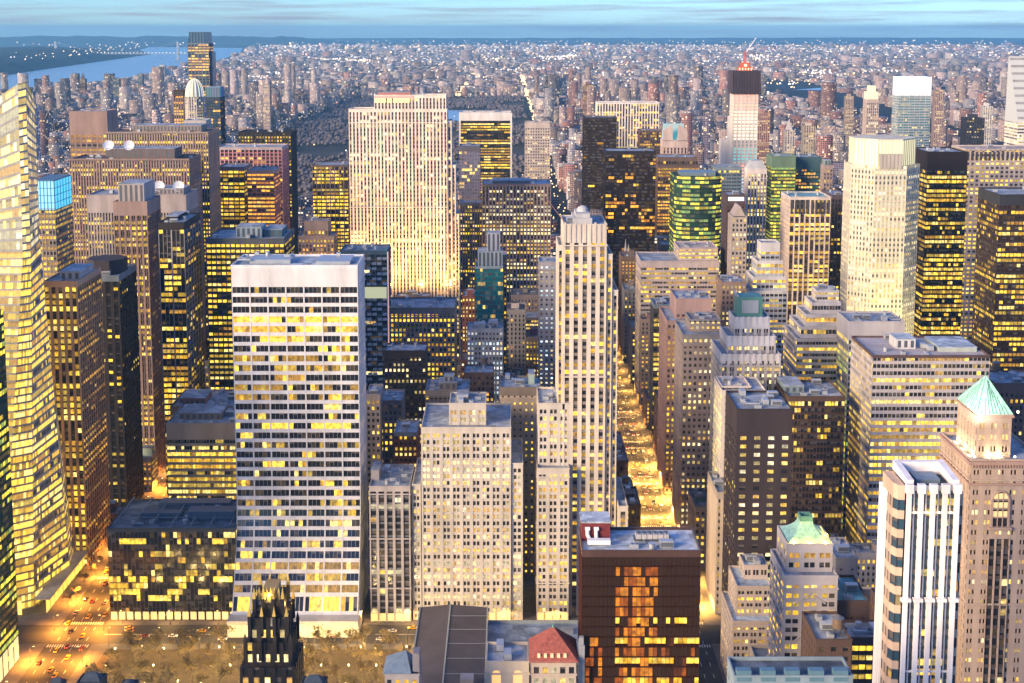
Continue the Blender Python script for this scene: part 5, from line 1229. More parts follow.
    for x in (x0 - 1.5, x1 - 1.0):
        prev = None
        for k in range(9):
            z = z1 * (1 - k / 8); y = y0 - .8 - 26 * (max(0, k / 8 - .35) / .65) ** 2
            if prev: m.hexa([(x, y, z), (x + 2.5, y, z), (x + 2.5, prev[0], prev[1]), (x, prev[0], prev[1]), (x, y1, z), (x + 2.5, y1, z), (x + 2.5, y1, prev[1]), (x, y1, prev[1])])
            prev = (y, z)
    m.box(x0 + 1.02, x1 - 1.02, y0 - .9, y0, z1 - 11, z1 + .5)
    m.build('edge_wall', wall((.66, .62, .60)), r)
    # open plant deck and ducts on the low dark glass block
    r = find('open plant deck'); x0, x1, y0, y1, z1 = roofbox(r); m = MB()
    for k in range(7): x = x0 + 3 + k * (x1 - x0 - 6) / 6; m.box(x - .25, x + .25, y0 + 1.5, y1 - 1, z1 + 2.6, z1 + 3.1)
    for yy in (y0 + 12, y0 + 26): m.box(x0 + 2.4, x1 - 2.4, yy, yy + .5, z1 + 2.3, z1 + 2.59)
    for k in range(7):
        for yy in (y0 + 12, y0 + 26): x = x0 + 3 + k * (x1 - x0 - 6) / 6; m.box(x - .2, x + .2, yy + .05, yy + .45, z1, z1 + 2.3)
    m.build('roof_truss', metal((.24, .27, .31)), r)
    m = MB(); m.box(x0 + 14, x0 + 36, y0 + 16, y0 + 22, z1, z1 + 3.4); m.box(x0 + 40, x0 + 66, y0 + 14, y0 + 23, z1, z1 + 5); m.box(x0 + 20, x0 + 60, y0 + 30, y0 + 38, z1, z1 + 4); m.build('plant_room', metal((.13, .16, .21)), r)
    clutter(r, x0 + 8, x1 - 4, y0 + 4, y1, z1 + .1, 8)
    m = MB()
    for k in range(16): a = x0 + (k + .12) * (x1 - x0) / 16; b = x0 + (k + .88) * (x1 - x0) / 16; m.quad((a, y0 - .12, .6), (b, y0 - .12, .6), (b, y0 - .12, 5), (a, y0 - .12, 5))
    m.build('shopfront', emit('shop_glass', (1, .60, .16), 1.2), r)
    # ground floor shop windows of the fronts along the wide street
    for lab, n in (('broad cream stone front', 12), ('five tall window strips', 5), ('left of the tall white tower', 4)):
        r = find(lab); f = min([q for q in FOOT if abs((q[0] + q[1]) / 2 - world_loc(r)[0]) < 4 and q[2] < 690 and q[2] > 675], key=lambda q: q[2])
        m = MB()
        for k in range(n): a = f[0] + (k + .1) * (f[1] - f[0]) / n; b = f[0] + (k + .9) * (f[1] - f[0]) / n; m.quad((a, f[2] - .12, .6), (b, f[2] - .12, .6), (b, f[2] - .12, 5), (a, f[2] - .12, 5))
        m.build('shopfront', emit('shop_glass', (1, .60, .14), 1.1), r)
    # diagonal facets on the checkered tower
    r = find('checkered with pale panels'); x0, x1, y0, y1, z1 = roofbox(r); n = 9; k = 0; z = z1 - 6; rest = MB(); cnt = 0; pm = None; w = (x1 - x0) / n
    while z > 8:
        for i in range(n):
            if (i + k) % 3 != 0:
                a = .1 * w; b = .9 * w
                P8 = [(a, -.9, 0), (b, -.15, 0), (b, -.15, 2.0), (a, -.9, 2.0), (a, -.02, 0), (b, -.02, 0), (b, -.02, 2), (a, -.02, 2)]
                if cnt < 100:
                    if pm is None:
                        q = MB(); q.hexa(P8); o = q.build('facet_panel', wall((.46, .48, .50))); pm = o.data; bpy.data.objects.remove(o)
                    o = link('facet_panel', pm, r); wl = world_loc(r); o.location = (x0 + i * w - wl[0], y0 - wl[1], z - wl[2])
                else: rest.hexa([(x0 + i * w + p[0], y0 + p[1], z + p[2]) for p in P8])
                cnt += 1
        z -= 3.9; k += 1
    rest.build('facet_panel', wall((.46, .48, .50)), r, 'stuff')
    zb = zat(298, y0); m = MB(); m.box(x0 + .6, x1 - .6, y0 - 1.0, y0 - .05, zb, zb + 8.5); m.build('sky_lobby', emit('lobby_glass_pale', (.82, .84, .42), .6), r)
    m = MB(); m.box(x1 + .05, x1 + .9, y0, y0 + 1.4, 60, z1); m.build('edge_light', emit('pink_edge', (1, .55, .52), .6), r)
    # lit upper ribbon
AMBER_REFL = len(GLOWS); GLOWS.append((.30, .065, .006, 0)); AMBER_REFL_LO = len(GLOWS); GLOWS.append((.07, .014, .003, 0)); AMBER_REFL_HI = len(GLOWS); GLOWS.append((.62, .20, .015, 0))  # amber reflections in the brown glass, stored as pane emission
add_ons()

# --- pyramid roofed stone tower, right edge
def pyramid_tower():
    Y = 500; zt = zat(428, Y); zb = zat(452, Y)
    wc = (.46, .34, .27)
    r = T('stone_tower', 'ornate pink stone tower under a floodlit green pyramid roof, right edge', 977, 1012, 417, Y, 22, (.52, .385, .30), (.46, .34, .27), (.50, .37, .30), tiers=((971, 1045, 462, Y - 5, 35),), bay=5.0, pw=.52, sub=2, mw=.13, sh=.52, d=.6, s=.03, lit=.35, pal='w', top=3, tops=(2.5, 3.2), fl=4.0, units=0, nind=100, side=dict(bay=3.6))
    x0, x1, y0, y1, z1 = roofbox(r); cx, cy = (x0 + x1) / 2, (y0 + y1) / 2
    za = zat(375, cy)
    m = MB(); m.cone([(x0 - .3, y0 - .3), (x1 + .3, y0 - .3), (x1 + .3, y1 + .3), (x0 - .3, y1 + .3)], z1 + 1.12, (cx, cy, za)); m.build('pyramid_roof', COPPER_P, r)
    m = MB()
    for sx, sy in ((-1, -1), (1, -1), (1, 1), (-1, 1)): m.tube((cx + sx * ((x1 - x0) / 2 + .25), cy + sy * ((y1 - y0) / 2 + .25), z1 + 1.2), (cx, cy, za), .18, .1, k=5)
    for k in range(1, 9):
        t = k / 9; x = x0 + (x1 - x0) * t; e = 1 - abs(2 * t - 1); m.tube((x, y0 - .36, z1 + 1.2), (x + (cx - x) * e * .98, y0 - .3 + (cy - y0) * e * .98, z1 + 1.12 + (za - z1 - 1.12) * e * .98), .09, k=4)
        y = y0 + (y1 - y0) * t; m.tube((x0 - .36, y, z1 + 1.2), (x0 - .3 + (cx - x0) * e * .98, y + (cy - y) * e * .98, z1 + 1.12 + (za - z1 - 1.12) * e * .98), .09, k=4)
    m.tube((cx, cy, za - .3), (cx, cy, za + 1.5), .12, k=5); m.build('roof_seam', COPPER, r)
    m = MB(); f = [q for q in FOOT if abs(q[2] - (Y - 5)) < .01 and q[0] < x0 and q[1] > x1][-1]
    # cornices
    for (a, b, c, e, z, h, o) in ((x0, x1, y0, y1, z1 - .2, .9, .7), (f[0], f[1], f[2], f[3], f[4] - 1.0, 1.3, 1.0), (f[0], f[1], f[2], f[3], f[4] - 9.2, .8, .6)):
        m.box(a - o, b + o, c - o, c - .01, z, z + h); m.box(a - o, a - .01, c, e, z, z + h)
    n = 26
    for k in range(n): x = f[0] + (f[1] - f[0]) * (k + .5) / n; m.box(x - .25, x + .25, f[2] - .9, f[2] - .02, f[4] - 2.1, f[4] - 1.05)
    m.build('cornice', wall((.46, .30, .24)), r)
    # tall arched window stacks in the centre bays of the shaft
    zc = f[4] - 12; m = MB(); g = MB()
    for cxp in (1001,):
        xx = xat(cxp, Y - 5, zc)
        pts = [(xx - 3.0, f[2] - .06, zc - 14), (xx + 3.0, f[2] - .06, zc - 14)] + [(xx + 3.0 * math.cos(t), f[2] - .06, zc - 3 + 3.0 * math.sin(t)) for t in np.linspace(0, math.pi, 13)]
        g.poly(pts)
        for k in range(13):
            t0, t1 = k * math.pi / 13, (k + 1) * math.pi / 13
            m.tube((xx + 3.3 * math.cos(t0), f[2] - .2, zc - 3 + 3.3 * math.sin(t0)), (xx + 3.3 * math.cos(t1), f[2] - .2, zc - 3 + 3.3 * math.sin(t1)), .4, k=5)
        for sx in (-3.3, 3.3): m.box(xx + sx - .4, xx + sx + .4, f[2] - .6, f[2] - .03, zc - 14, zc - 3)
        m.box(xx - 4.4, xx + 4.4, f[2] - 1.2, f[2] - .03, zc - 15.2, zc - 14)
        for sx in (-1.0, 1.0): m.box(xx + sx - .16, xx + sx + .16, f[2] - .35, f[2] - .07, zc - 14, zc - .3)
        for zz in (zc - 10.5, zc - 7, zc - 3.4): m.box(xx - 2.9, xx + 2.9, f[2] - .3, f[2] - .07, zz, zz + .5)
    m.build('arch_surround', wall((.47, .33, .26)), r)
    g.build('arched_window', glass_mat((.03, .03, .035), .15), r)
    q = MB()
    for zz, w in ((zc - 10, 3), (zc - 6.4, 3), (zc - 2.8, 3)):
        for k in range(w): q.quad((xx - 2.8 + k * 1.95, f[2] - .068, zz), (xx - 1.1 + k * 1.95, f[2] - .068, zz), (xx - 1.1 + k * 1.95, f[2] - .068, zz + 2.2), (xx - 2.8 + k * 1.95, f[2] - .068, zz + 2.2))
    q.build('lit_pane', emit('arch_light_soft', (1, .68, .16), .9), r)
    W2 = MB(); P2 = Panes()
    facade(W2, P2, (xx - 4.2, f[2] - .75, 4), (xx + 4.2, f[2] - .75, 4), (xx + 4.2, f[2] - .75, zc - 19), (xx - 4.2, f[2] - .75, zc - 19), 3, round((zc - 23) / 4.0), pw=.22, sh=.3, d=.6, s=.3, lit=.10, pal='w')
    W2.build('window_strip', [wall((.50, .37, .30)), wall((.12, .09, .08))], r); emit_windows(r, P2, glass_mat(), 0, 'strip_pane')
    # floodlights on the terrace below the roof
    for x in (x0 - 1, x0 + (x1 - x0) * .33, x0 + (x1 - x0) * .66, x1 + 1):
        bulb('terrace_lamp', (x, y0 - 2.2, f[4] + 1.2), 2200 * ES, (1, .80, .42), .3)
    for y in (y0 + 3, cy, y1 - 3): bulb('terrace_lamp', (x0 - 2.0, y, f[4] + 1.2), 1500 * ES, (1, .80, .42), .3)
    for x, y in ((x1 + 1.5, y0 - 1.8),): bulb('terrace_lamp', (x, y, z1 + 2.6), 2400 * ES, (1, .9, .6), .3)
    spot('roof_flood', (x0 - 9, y0 - 12, z1 + 2), (cx, cy, z1 + 8), 60000 * ES, (.95, 1, .85), 70, .8, .6)
    m = MB()
    for x in np.linspace(x0 - 1, x1 + 1, 4): m.box(x - .3, x + .3, y0 - 2.5, y0 - 1.9, f[4] + .9, f[4] + 1.4)
    m.box(x1 + 1.2, x1 + 1.8, y0 - 2.1, y0 - 1.5, z1 + 2.2, z1 + 3); m.build('terrace_light', emit('terrace_lens', (1, .88, .55), 9), r)
pyramid_tower()

# --- white pier tower: crown, rounded orange bays
def pier_tower():
    r = find('white pier tower with orange bays'); x0, x1, y0, y1, z1 = roofbox(r); wm = wall((.76, .73, .74))
    zt = zat(470, y0 + 2); n = 4
    m = MB()
    for k in range(n + 1):
        x = x0 + k * (x1 - x0) / n; m.box(x - .75, x + .75, y0 - 1.0, y0 - .02, 0, z1 - .8 if k not in (0, n) else z1 + 1.5); m.box(x - 1.25, x + 1.25, y0 - 1.4, y0 + .3, z1 - 1.2, z1 + 1.9)
    m.build('pier', wm, r)
    m = MB(); t = 2.2
    # sloping coping walls round a sunken roof
    for xx in (x0 - .6, x1 - 1.4): m.hexa([(xx, y0 + .32, z1 + 1.15), (xx + t, y0 + .32, z1 + 1.15), (xx + t, y0 + .32, z1 + 3), (xx, y0 + .32, z1 + 3), (xx, y1 + 2, z1 + 1.15), (xx + t, y1 + 2, z1 + 1.15), (xx + t, y1 + 2, z1 + 4.4), (xx, y1 + 2, z1 + 4.4)])
    m.box(x0 + 1.7, x1 - 1.5, y1, y1 + 2, z1, z1 + 4.3); m.build('coping', wm, r)
    m = MB(); m.box(x0 + 4, x1 - 4, y0 + 5, y1 - 2, z1, z1 + 1.6); m.build('penthouse', metal((.2, .27, .33)), r)
    # flanking bays, rounded, in orange stone with dark glass bands
    W = MB(); P = Panes()
    for cx0, cx1, sg in ((xat(894, 424, z1), x0 - 1.05, -1), (x1 + 1.05, xat(965, 424, z1), 1)):
        w = cx1 - cx0; zr = z1 - (4.0 if sg < 0 else 6.0)
        pts = [(cx0, y0 + 9), (cx0 + w * .05, y0 + 3.4), (cx0 + w * .35, y0 + 1.0), (cx0 + w * .98, y0 + .5)] if sg < 0 else [(cx0 + w * .02, y0 + .5), (cx0 + w * .65, y0 + 1.0), (cx0 + w * .95, y0 + 3.4), (cx1, y0 + 9)]
        fl = 6.6; nf = int(zr / fl)
        for a, b in zip(pts[:-1], pts[1:]):
            facade(W, P, (a[0], a[1], zr - nf * fl), (b[0], b[1], zr - nf * fl), (b[0], b[1], zr), (a[0], a[1], zr), max(1, round(math.dist(a, b) / 3)), nf, pw=.05, sh=.44, d=.5, s=.0, pd=.05, lit=.08, pal='y', p_m=1, s_m=0)
        ca, cb = (cx0 + cx1) / 2, y0 + 9
        W.prism([(ca + (p[0] - ca) * .86, cb + (p[1] - cb) * .86) for p in pts] + [(cx1, y1), (cx0, y1)], 0, zr - .05, 2)
        W.prism(pts + [(cx1, y1), (cx0, y1)], zr, zr + 5.0 if sg < 0 else zr + 4, 0)
    W.build('bay', [wall((.60, .43, .32)), wall((.1, .1, .12)), wall((.45, .33, .26))], r)
    emit_windows(r, P, G_BLUE, 60, 'bay_window')
    # white fins on the left flank
    m = MB(); xe = xat(894, 424, z1)
    for k in range(4): m.box(xe - .9, xe - .02, y0 + 9.2 + k * 1.9, y0 + 10.2 + k * 1.9, 0, z1 - 6 + k * 1.0)
    m.box(xe + .06, x0 - 1.16, y0 + 9.05, y1 - .06, z1 - 12, z1 + .55); m.build('flank_fin', wm, r)
    m = MB()
    for k in range(n): x = x0 + (k + .5) * (x1 - x0) / n; m.box(x - .3, x + .3, y0 - .8, y0 - .3, z1 - 8, z1 - 7.5)
    m.build('crown_light', emit('crown_lens', (1, .75, .35), 4), r)
    for k in range(n): x = x0 + (k + .5) * (x1 - x0) / n; bulb('crown_lamp', (x, y0 - 1.3, z1 - 7), 90 * ES, (1, .7, .3), .2)
    m = MB(); zmid = zat(600, y0 - 1)
    for k in range(n + 1): x = x0 + k * (x1 - x0) / n; m.box(x - 1.6, x + 1.6, y0 - 1.9, y0 - .02, zmid - .5, zmid + .6)
    m.build('pier_collar', wm, r)
pier_tower()

def crenel_roof():
    Y = 372; z = zat(672, Y); x0, x1 = xat(734, Y, z), xat(855, Y, z)
    r = T('office_tower', 'blue grey crenellated rooftop cut by the bottom edge, right of centre', 734, 853, 679, Y, 12, (.30, .36, .40), None, (.26, .34, .40), bay=6, pw=.5, sh=.5, lit=.1, top=3, units=0, rc=(.10, .12, .15))
    n = 5
    for k in range(n): m = MB(); a = x0 + (x1 - x0) * (k + .12) / n; b = x0 + (x1 - x0) * (k + .72) / n; m.box(a, b, Y - .1, Y + 2.4, z - 3.0, z + .4); m.build('battlement', principled('blue_sheet', (.12, .22, .28), .5, .2, .12, .4), r)
crenel_roof()
# ------------------------------------------------------------------ ordinary buildings on the blocks between
AV = sorted(AVE.values())
def blocked(x0, x1, y0, y1, mg=.6):
    return any(x0 < f[1] + mg and x1 > f[0] - mg and y0 < f[3] + mg and y1 > f[2] - mg for f in FOOT)
def hidden(p, own=None, cx=0.0):
    """true when another building stands between the camera and point p"""
    px, py, pz = p; px -= cx
    for f in FOOT:
        if f is own or f[2] > py: continue
        t0, t1 = f[2] / py, f[3] / py
        xa, xb = px * t0, px * t1
        lo, hi = min(xa, xb), max(xa, xb)
        if hi < f[0] - cx or lo > f[1] - cx: continue
        # part of the ray inside the slab in x
        ta, tb = t0, t1
        if abs(px) > 1e-6:
            u, v = (f[0] - cx) / px, (f[1] - cx) / px
            if u > v: u, v = v, u
            ta, tb = max(ta, u), min(tb, v)
        if ta >= tb or ta >= 1: continue
        tb = min(tb, 1)
        za = EYE + (pz - EYE) * tb
        if min(za, EYE + (pz - EYE) * ta) < f[4] - .5: return True
    return False
FILLC = [((.30, .235, .20), 'tan stone'), ((.20, .13, .105), 'brown brick'), ((.25, .095, .07), 'red brick'), ((.42, .36, .31), 'cream stone'), ((.26, .245, .25), 'grey'), ((.12, .095, .095), 'dark brown'), ((.36, .28, .25), 'pinkish stone'), ((.46, .42, .40), 'pale')]
MARKS = []
for o in SC.objects:
    if o.parent is None and '_box' in o.keys():
        b = o['_box']; MARKS.append(((b[0] + b[1]) / 2, (b[2] + b[3]) / 2, o['label']))
fill_plots = []
def plan_fill():
    r = random.Random(21)
    for n in range(40, 53):
        ya = sty(n) + (15 if n in WIDE else 9); yb = sty(n + 1) - (15 if n + 1 in WIDE else 9)
        for i in range(len(AV) - 1):
            x0 = AV[i][0] + AV[i][1] + 5; x1 = AV[i + 1][0] - AV[i + 1][1] - 5
            if n < 42 and x0 < 80: continue       # park and library
            ym = (ya + yb) / 2
            for row, (c, e) in enumerate(((ya, ym - .4), (ym + .4, yb))):
                x = x0
                while x < x1 - 8:
                    w = min(r.uniform(13, 30) if r.random() < .75 else r.uniform(30, 46), x1 - x)
                    if x1 - (x + w) < 9: w = x1 - x
                    fill_plots.append((x, x + w - .3, c, e, r)); x += w
plan_fill()
N_FILL = [0]
def fill():
    r = random.Random(5)
    for (x0, x1, y0, y1, _) in fill_plots:
        Y = y0
        if blocked(x0, x1, y0, y1, .1):
            # shrink once, a smaller building squeezed in beside the tower
            ok = False
            for a, b, c, e in ((x0, (x0 + x1) / 2 - .2, y0, y1), ((x0 + x1) / 2 + .2, x1, y0, y1), (x0, x1, y0, (y0 + y1) / 2), (x0, x1, (y0 + y1) / 2, y1)):
                if not blocked(a, b, c, e, .1): x0, x1, y0, y1 = a, b, c, e; ok = True; break
            if not ok: continue
        if x1 - x0 < 6 or y1 - y0 < 8: continue
        h = r.choice((16, 20, 24, 28, 32, 38, 44, 52))
        west = x0 < 90
        if west: h = h * (.85 if Y < 1080 else 1.25)
        else: h = h * (1.0 if Y < 800 else 1.5)
        if Y > 1150: h *= 1.25
        # low fronts along the avenue
        if 108 < x0 < 116 and Y < 1000: h = r.uniform(26, 50) if Y > 700 else r.uniform(24, 40)
        if x1 < -190 and Y < 1300: h = min(h, 36)
        if not west and Y < 700: h = min(h, 46)
        h = max(10, h)
        p, q = pix((x0 + x1) / 2, y0, h)
        if p < -90 or p > 1120 or q > 740: continue
        pts = [(a, b, h - .2) for a in (x0 + .5, (x0 + x1) / 2, x1 - .5) for b in (y0 + .3, (y0 + y1) / 2, y1 - .3)] + [(a, y0 - .1, h * k) for a in (x0 + 1, (x0 + x1) / 2, x1 - 1) for k in (.35, .65, .9)]
        vis = max(sum((not hidden(pt, None, cx)) and -70 < pix(*pt)[0] < 1095 for pt in pts) for cx in (0, 35, -35))
        if vis < 3: continue
        ci = r.randrange(len(FILLC)); c, cname = FILLC[ci]
        if west and Y < 1080 and r.random() < .4: ci = 5; c, cname = FILLC[5]
        size = 'low' if h < 24 else ('mid height' if h < 48 else 'tall')
        xm, ym = (x0 + x1) / 2, (y0 + y1) / 2
        side = 'west' if False else ''
        best = min(MARKS, key=lambda m: math.hypot(m[0] - xm, (m[1] - ym)))
        where = 'between the two avenues' if 100 > xm > -200 else ('right of the golden avenue' if xm >= 100 else 'on the far left')
        lit = r.choice((.15, .3, .45, .6)); depth_word = 'near' if Y < 900 else ('middle' if Y < 1200 else 'far')
        state = 'mostly dark' if lit < .2 else ('with some lit windows' if lit < .5 else 'with many lit windows')
        label = f'{size} {cname} block {state} {where}, {depth_word} row'
        root = thing('city_block_building', label, 'building', (xm, y0, 0), f'ordinary {size} {cname} blocks {state}, {where}, {depth_word} row')
        W = MB(); P = Panes()
        o = dict(DEF); o.update(bay=r.uniform(2.6, 3.6), fl=r.uniform(3.4, 4.1), pw=r.uniform(.45, .62), sh=r.uniform(.42, .55), d=.3, s=.03, lit=lit, pal=r.choice('yywwo'), top=r.uniform(1.5, 4))
        if r.random() < .18: o.update(pw=.12, sh=.5, sub=2, s=0, pd=.06)
        wm = wall(c); rc = r.choice(((.25, .28, .32), (.16, .17, .19), (.33, .36, .40), (.2, .16, .15), (.09, .09, .10)))
        block_tier(W, P, x0, x1, y0, y1, 0.1, h, o)
        W.build('wall', [wm, wall(tuple(k * .85 for k in c)), wall(tuple(k * .92 for k in c))], root)
        roof_deck(root, x0, x1, y0, y1, h, wm, rc)
        # stair house, plant, tank
        m = MB(); a = r.uniform(x0 + 1.5, max(x0 + 1.6, x1 - 8)); b = r.uniform(y0 + 4, max(y0 + 4.1, y1 - 9)); ww = min(r.uniform(4, 9), x1 - a - 1); dd = min(r.uniform(4, 8), y1 - b - 1); hh = r.uniform(2.8, 6)
        if ww > 2 and dd > 2:
            m.box(a, a + ww, b, b + dd, h - .02, h + hh); m.box(a - .15, a + ww + .15, b - .15, b + dd + .15, h + hh, h + hh + .3, 1); m.build('stair_house', [wall(tuple(min(.6, k * r.uniform(.7, 1.4)) for k in c)), roof_mat(rc)], root)
        if r.random() < .45 and Y < 1200 and x1 - x0 > 10: water_tank(root, r.uniform(x0 + 3.5, x1 - 3.5), r.uniform(y0 + 3.5, y1 - 3.5), h - .02)
        clutter(root, x0, x1, y0, y1, h - .02, r.choice((3, 4, 5)) if Y < 1150 else 2, [(a, a + ww, b, b + dd)] if ww > 2 else [])
        s = near_px(Y, h)
        ind = 0
        if o['bay'] * (1 - o['pw']) * s > 2.2 and Y < 880: ind = 60
        emit_windows(root, P, glass_mat(), ind)
        FOOT.append((x0, x1, y0, y1, h)); N_FILL[0] += 1
fill()
for r_ in [o for o in SC.objects if '_box' in o.keys()]: del r_['_box']

# ------------------------------------------------------------------ the city beyond, too many to count
def far_city():
    R = np.random.default_rng(3)
    bx = []      # x0,x1,y0,y1,h,ci
    riv = [np.asarray(p) for p in RIVER[:9]]
    def west_shore(Y):
        ys = [p[1] for p in riv[:9]]; xs_ = [p[0] for p in riv[:9]]
        o = np.argsort(ys); return float(np.interp(Y, np.asarray(ys)[o], np.asarray(xs_)[o]))
    fx0 = np.array([f[0] for f in FOOT]) - 1; fx1 = np.array([f[1] for f in FOOT]) + 1; fy0 = np.array([f[2] for f in FOOT]) - 1; fy1 = np.array([f[3] for f in FOOT]) + 1
    Y = 1480.0
    while Y < 24000:
        g = .7 if Y < 3200 else (1.05 if Y < 6200 else (1.8 if Y < 11000 else 3.2))
        dy = 34 * g
        half = Y * .42 + 60
        x = -half
        ws = west_shore(Y) + 30
        while x < half:
            w = R.uniform(16, 40) * g
            x0, x1, y0, y1 = x, x + w - 2, Y + R.uniform(0, 3), Y + dy - 2
            x += w + (2 if R.random() < .8 else 16)
            if x0 < ws: continue
            if 2040 < Y < 6150 and x1 > -705 and x0 < 82: continue           # the big park
            if Y < 2050 and any(abs((x0 + x1) / 2 - c) < hw + 8 for c, hw in AVE.values()): continue
            if 2050 < Y < 9000 and (abs((x0 + x1) / 2 - 96) < 16 or abs((x0 + x1) / 2 + 229) < 14 and Y > 6150 or abs((x0 + x1) / 2 - 408) < 16): continue
            if Y < 2100 and np.any((x0 < fx1) & (x1 > fx0) & (y0 < fy1) & (y1 > fy0)): continue
            # east river gap
            if 3000 < Y and x0 > 1150 and x1 < 1350 + (Y - 3000) * .1 and Y < 8000: continue
            if Y < 2200: h = R.uniform(25, 75) * (1.2 if x0 > 100 else .9)
            elif Y < 6200: h = R.choice([16, 20, 24, 32, 44, 55]) * R.uniform(.8, 1.2); h = h * (1.9 + R.random()) if R.random() < .07 else h
            elif Y < 11000: h = R.choice([12, 16, 18, 22]) * R.uniform(.8, 1.2); h = R.uniform(40, 60) if R.random() < .06 else h
            else: h = R.uniform(8, 18); h = R.uniform(35, 70) if R.random() < .03 else h
            if Y > 6000 and R.random() < .18: continue
            bx.append((x0, x1, y0, y1, h, R.integers(0, 7)))
        Y += dy + (9 if R.random() < .5 else 2) * g
    B = np.asarray(bx)
    n = len(B)
    x0, x1, y0, y1, h = (B[:, i] for i in range(5))
    z0 = np.zeros(n)
    V = np.stack([np.stack(p, 1) for p in ((x0, y0, z0), (x1, y0, z0), (x1, y1, z0), (x0, y1, z0), (x0, y0, h), (x1, y0, h), (x1, y1, h), (x0, y1, h))], 1).reshape(-1, 3)
    F = np.array([[0, 1, 5, 4], [1, 2, 6, 5], [3, 0, 4, 7], [4, 5, 6, 7]])
    idx = (np.arange(n)[:, None, None] * 8 + F[None]).reshape(-1)
    me = bpy.data.meshes.new('far_city'); me.vertices.add(len(V)); me.vertices.foreach_set('co', V.astype(np.float32).ravel())
    nf = n * 4; me.loops.add(nf * 4); me.loops.foreach_set('vertex_index', idx.astype(np.int32)); me.polygons.add(nf); me.polygons.foreach_set('loop_start', np.arange(nf, dtype=np.int32) * 4)
    # window grid coordinates in metres along each wall
    uv = me.uv_layers.new(name='grid'); U = np.zeros((n, 4, 4, 2), np.float32)
    for k, (L, D) in enumerate(((x1 - x0, 0), (y1 - y0, 0), (y1 - y0, 0))):
        off = R.uniform(0, 900, n)
        U[:, k, 0] = np.stack([off, z0], 1); U[:, k, 1] = np.stack([off + L, z0], 1); U[:, k, 2] = np.stack([off + L, h], 1); U[:, k, 3] = np.stack([off, h], 1)
    U[:, 3] = -50
    uv.data.foreach_set('uv', U.ravel())
    pal = np.array([(.42, .31, .29), (.30, .20, .19), (.36, .17, .15), (.56, .48, .46), (.36, .34, .38), (.18, .15, .17), (.50, .38, .38)])
    col = np.ones((n, 4, 4, 4), np.float32)
    cc = pal[B[:, 5].astype(int)] * R.uniform(.45, 1.15, (n, 1))
    rc = np.array([(.15, .17, .21), (.22, .23, .26), (.09, .09, .10), (.12, .10, .095)])[R.integers(0, 4, n)]
    col[:, :3, :, :3] = cc[:, None, None, :]; col[:, 3, :, :3] = rc[:, None, :]
    at = me.attributes.new('finish', 'FLOAT_COLOR', 'CORNER'); at.data.foreach_set('color', col.ravel())
    m = bpy.data.materials.new('far_city_finish'); m.use_nodes = True; nt = m.node_tree; b = nt.nodes['Principled BSDF']; N = nt.nodes.new; L = nt.links.new
    b.inputs['Roughness'].default_value = .8
    a = N('ShaderNodeAttribute'); a.attribute_name = 'finish'
    u = N('ShaderNodeUVMap'); u.uv_map = 'grid'; sp = N('ShaderNodeSeparateXYZ'); L(u.outputs[0], sp.inputs[0])
    def math_(op, x, y=None):
        q = N('ShaderNodeMath'); q.operation = op
        for i, v in enumerate((x, y)):
            if v is None: continue
            if isinstance(v, (int, float)): q.inputs[i].default_value = v
            else: L(v, q.inputs[i])
        return q.outputs[0]
    cu = math_('DIVIDE', sp.outputs[0], 3.6); cv = math_('DIVIDE', sp.outputs[1], 3.8)
    fu, fv = math_('FRACT', cu), math_('FRACT', cv)
    win = math_('MULTIPLY', math_('MULTIPLY', math_('GREATER_THAN', fu, .3), math_('GREATER_THAN', fv, .4)), math_('GREATER_THAN', sp.outputs[1], 0))
    cb = N('ShaderNodeCombineXYZ'); L(math_('FLOOR', cu), cb.inputs[0]); L(math_('FLOOR', cv), cb.inputs[1])
    wn = N('ShaderNodeTexWhiteNoise'); wn.noise_dimensions = '2D'; L(cb.outputs[0], wn.inputs['Vector'])
    on = math_('MULTIPLY', win, math_('GREATER_THAN', wn.outputs['Value'], .80))
    dk = N('ShaderNodeMix'); dk.data_type = 'RGBA'; L(win, dk.inputs[0]); L(a.outputs['Color'], dk.inputs[6]); dk.inputs[7].default_value = (.04, .04, .05, 1); L(dk.outputs[2], b.inputs['Base Color'])
    rp = N('ShaderNodeValToRGB'); rp.color_ramp.elements[0].color = (1, .62, .22, 1); rp.color_ramp.elements[1].color = (1, .86, .66, 1)
    sx = N('ShaderNodeSeparateColor'); L(wn.outputs['Color'], sx.inputs[0]); L(sx.outputs[1], rp.inputs[0]); L(rp.outputs[0], b.inputs['Emission Color'])
    L(math_('MULTIPLY', math_('MULTIPLY', on, math_('POWER', sx.outputs[2], 1.6)), 2.6 * ES), b.inputs['Emission Strength'])
    try: m.cycles.emission_sampling = 'NONE'
    except Exception: pass
    me.materials.append(m); me.update(calc_edges=True)
    o = link('far_city', me); o['kind'] = 'stuff'; tag(o, 'endless far city of low blocks and house rows reaching to the horizon', 'city')
    # street lamps, signs and lit yards of the far streets
    cols = [((1, .60, .24), 2.6), ((1, .76, .50), 2.4), ((1, .88, .86), 2.2), ((1, .45, .32), 1.8), ((.72, .86, 1), 1.9)]
    pts = [[] for _ in cols]
    k = 0
    for i in R.permutation(n)[:int(n * .62)]:
        c = R.choice(5, p=[.38, .26, .2, .09, .07]); Yv = y0[i]; s = .42 * (Yv / FOC) * R.choice([.8, 1, 1.4, 2.0], p=[.4, .35, .18, .07])
        px_ = R.uniform(x0[i], x1[i]); pz = R.uniform(.4, 1.0) * h[i] + (1.5 if R.random() < .3 else 0)
        pts[c].append((px_, y0[i] - .6 - s, pz, s))
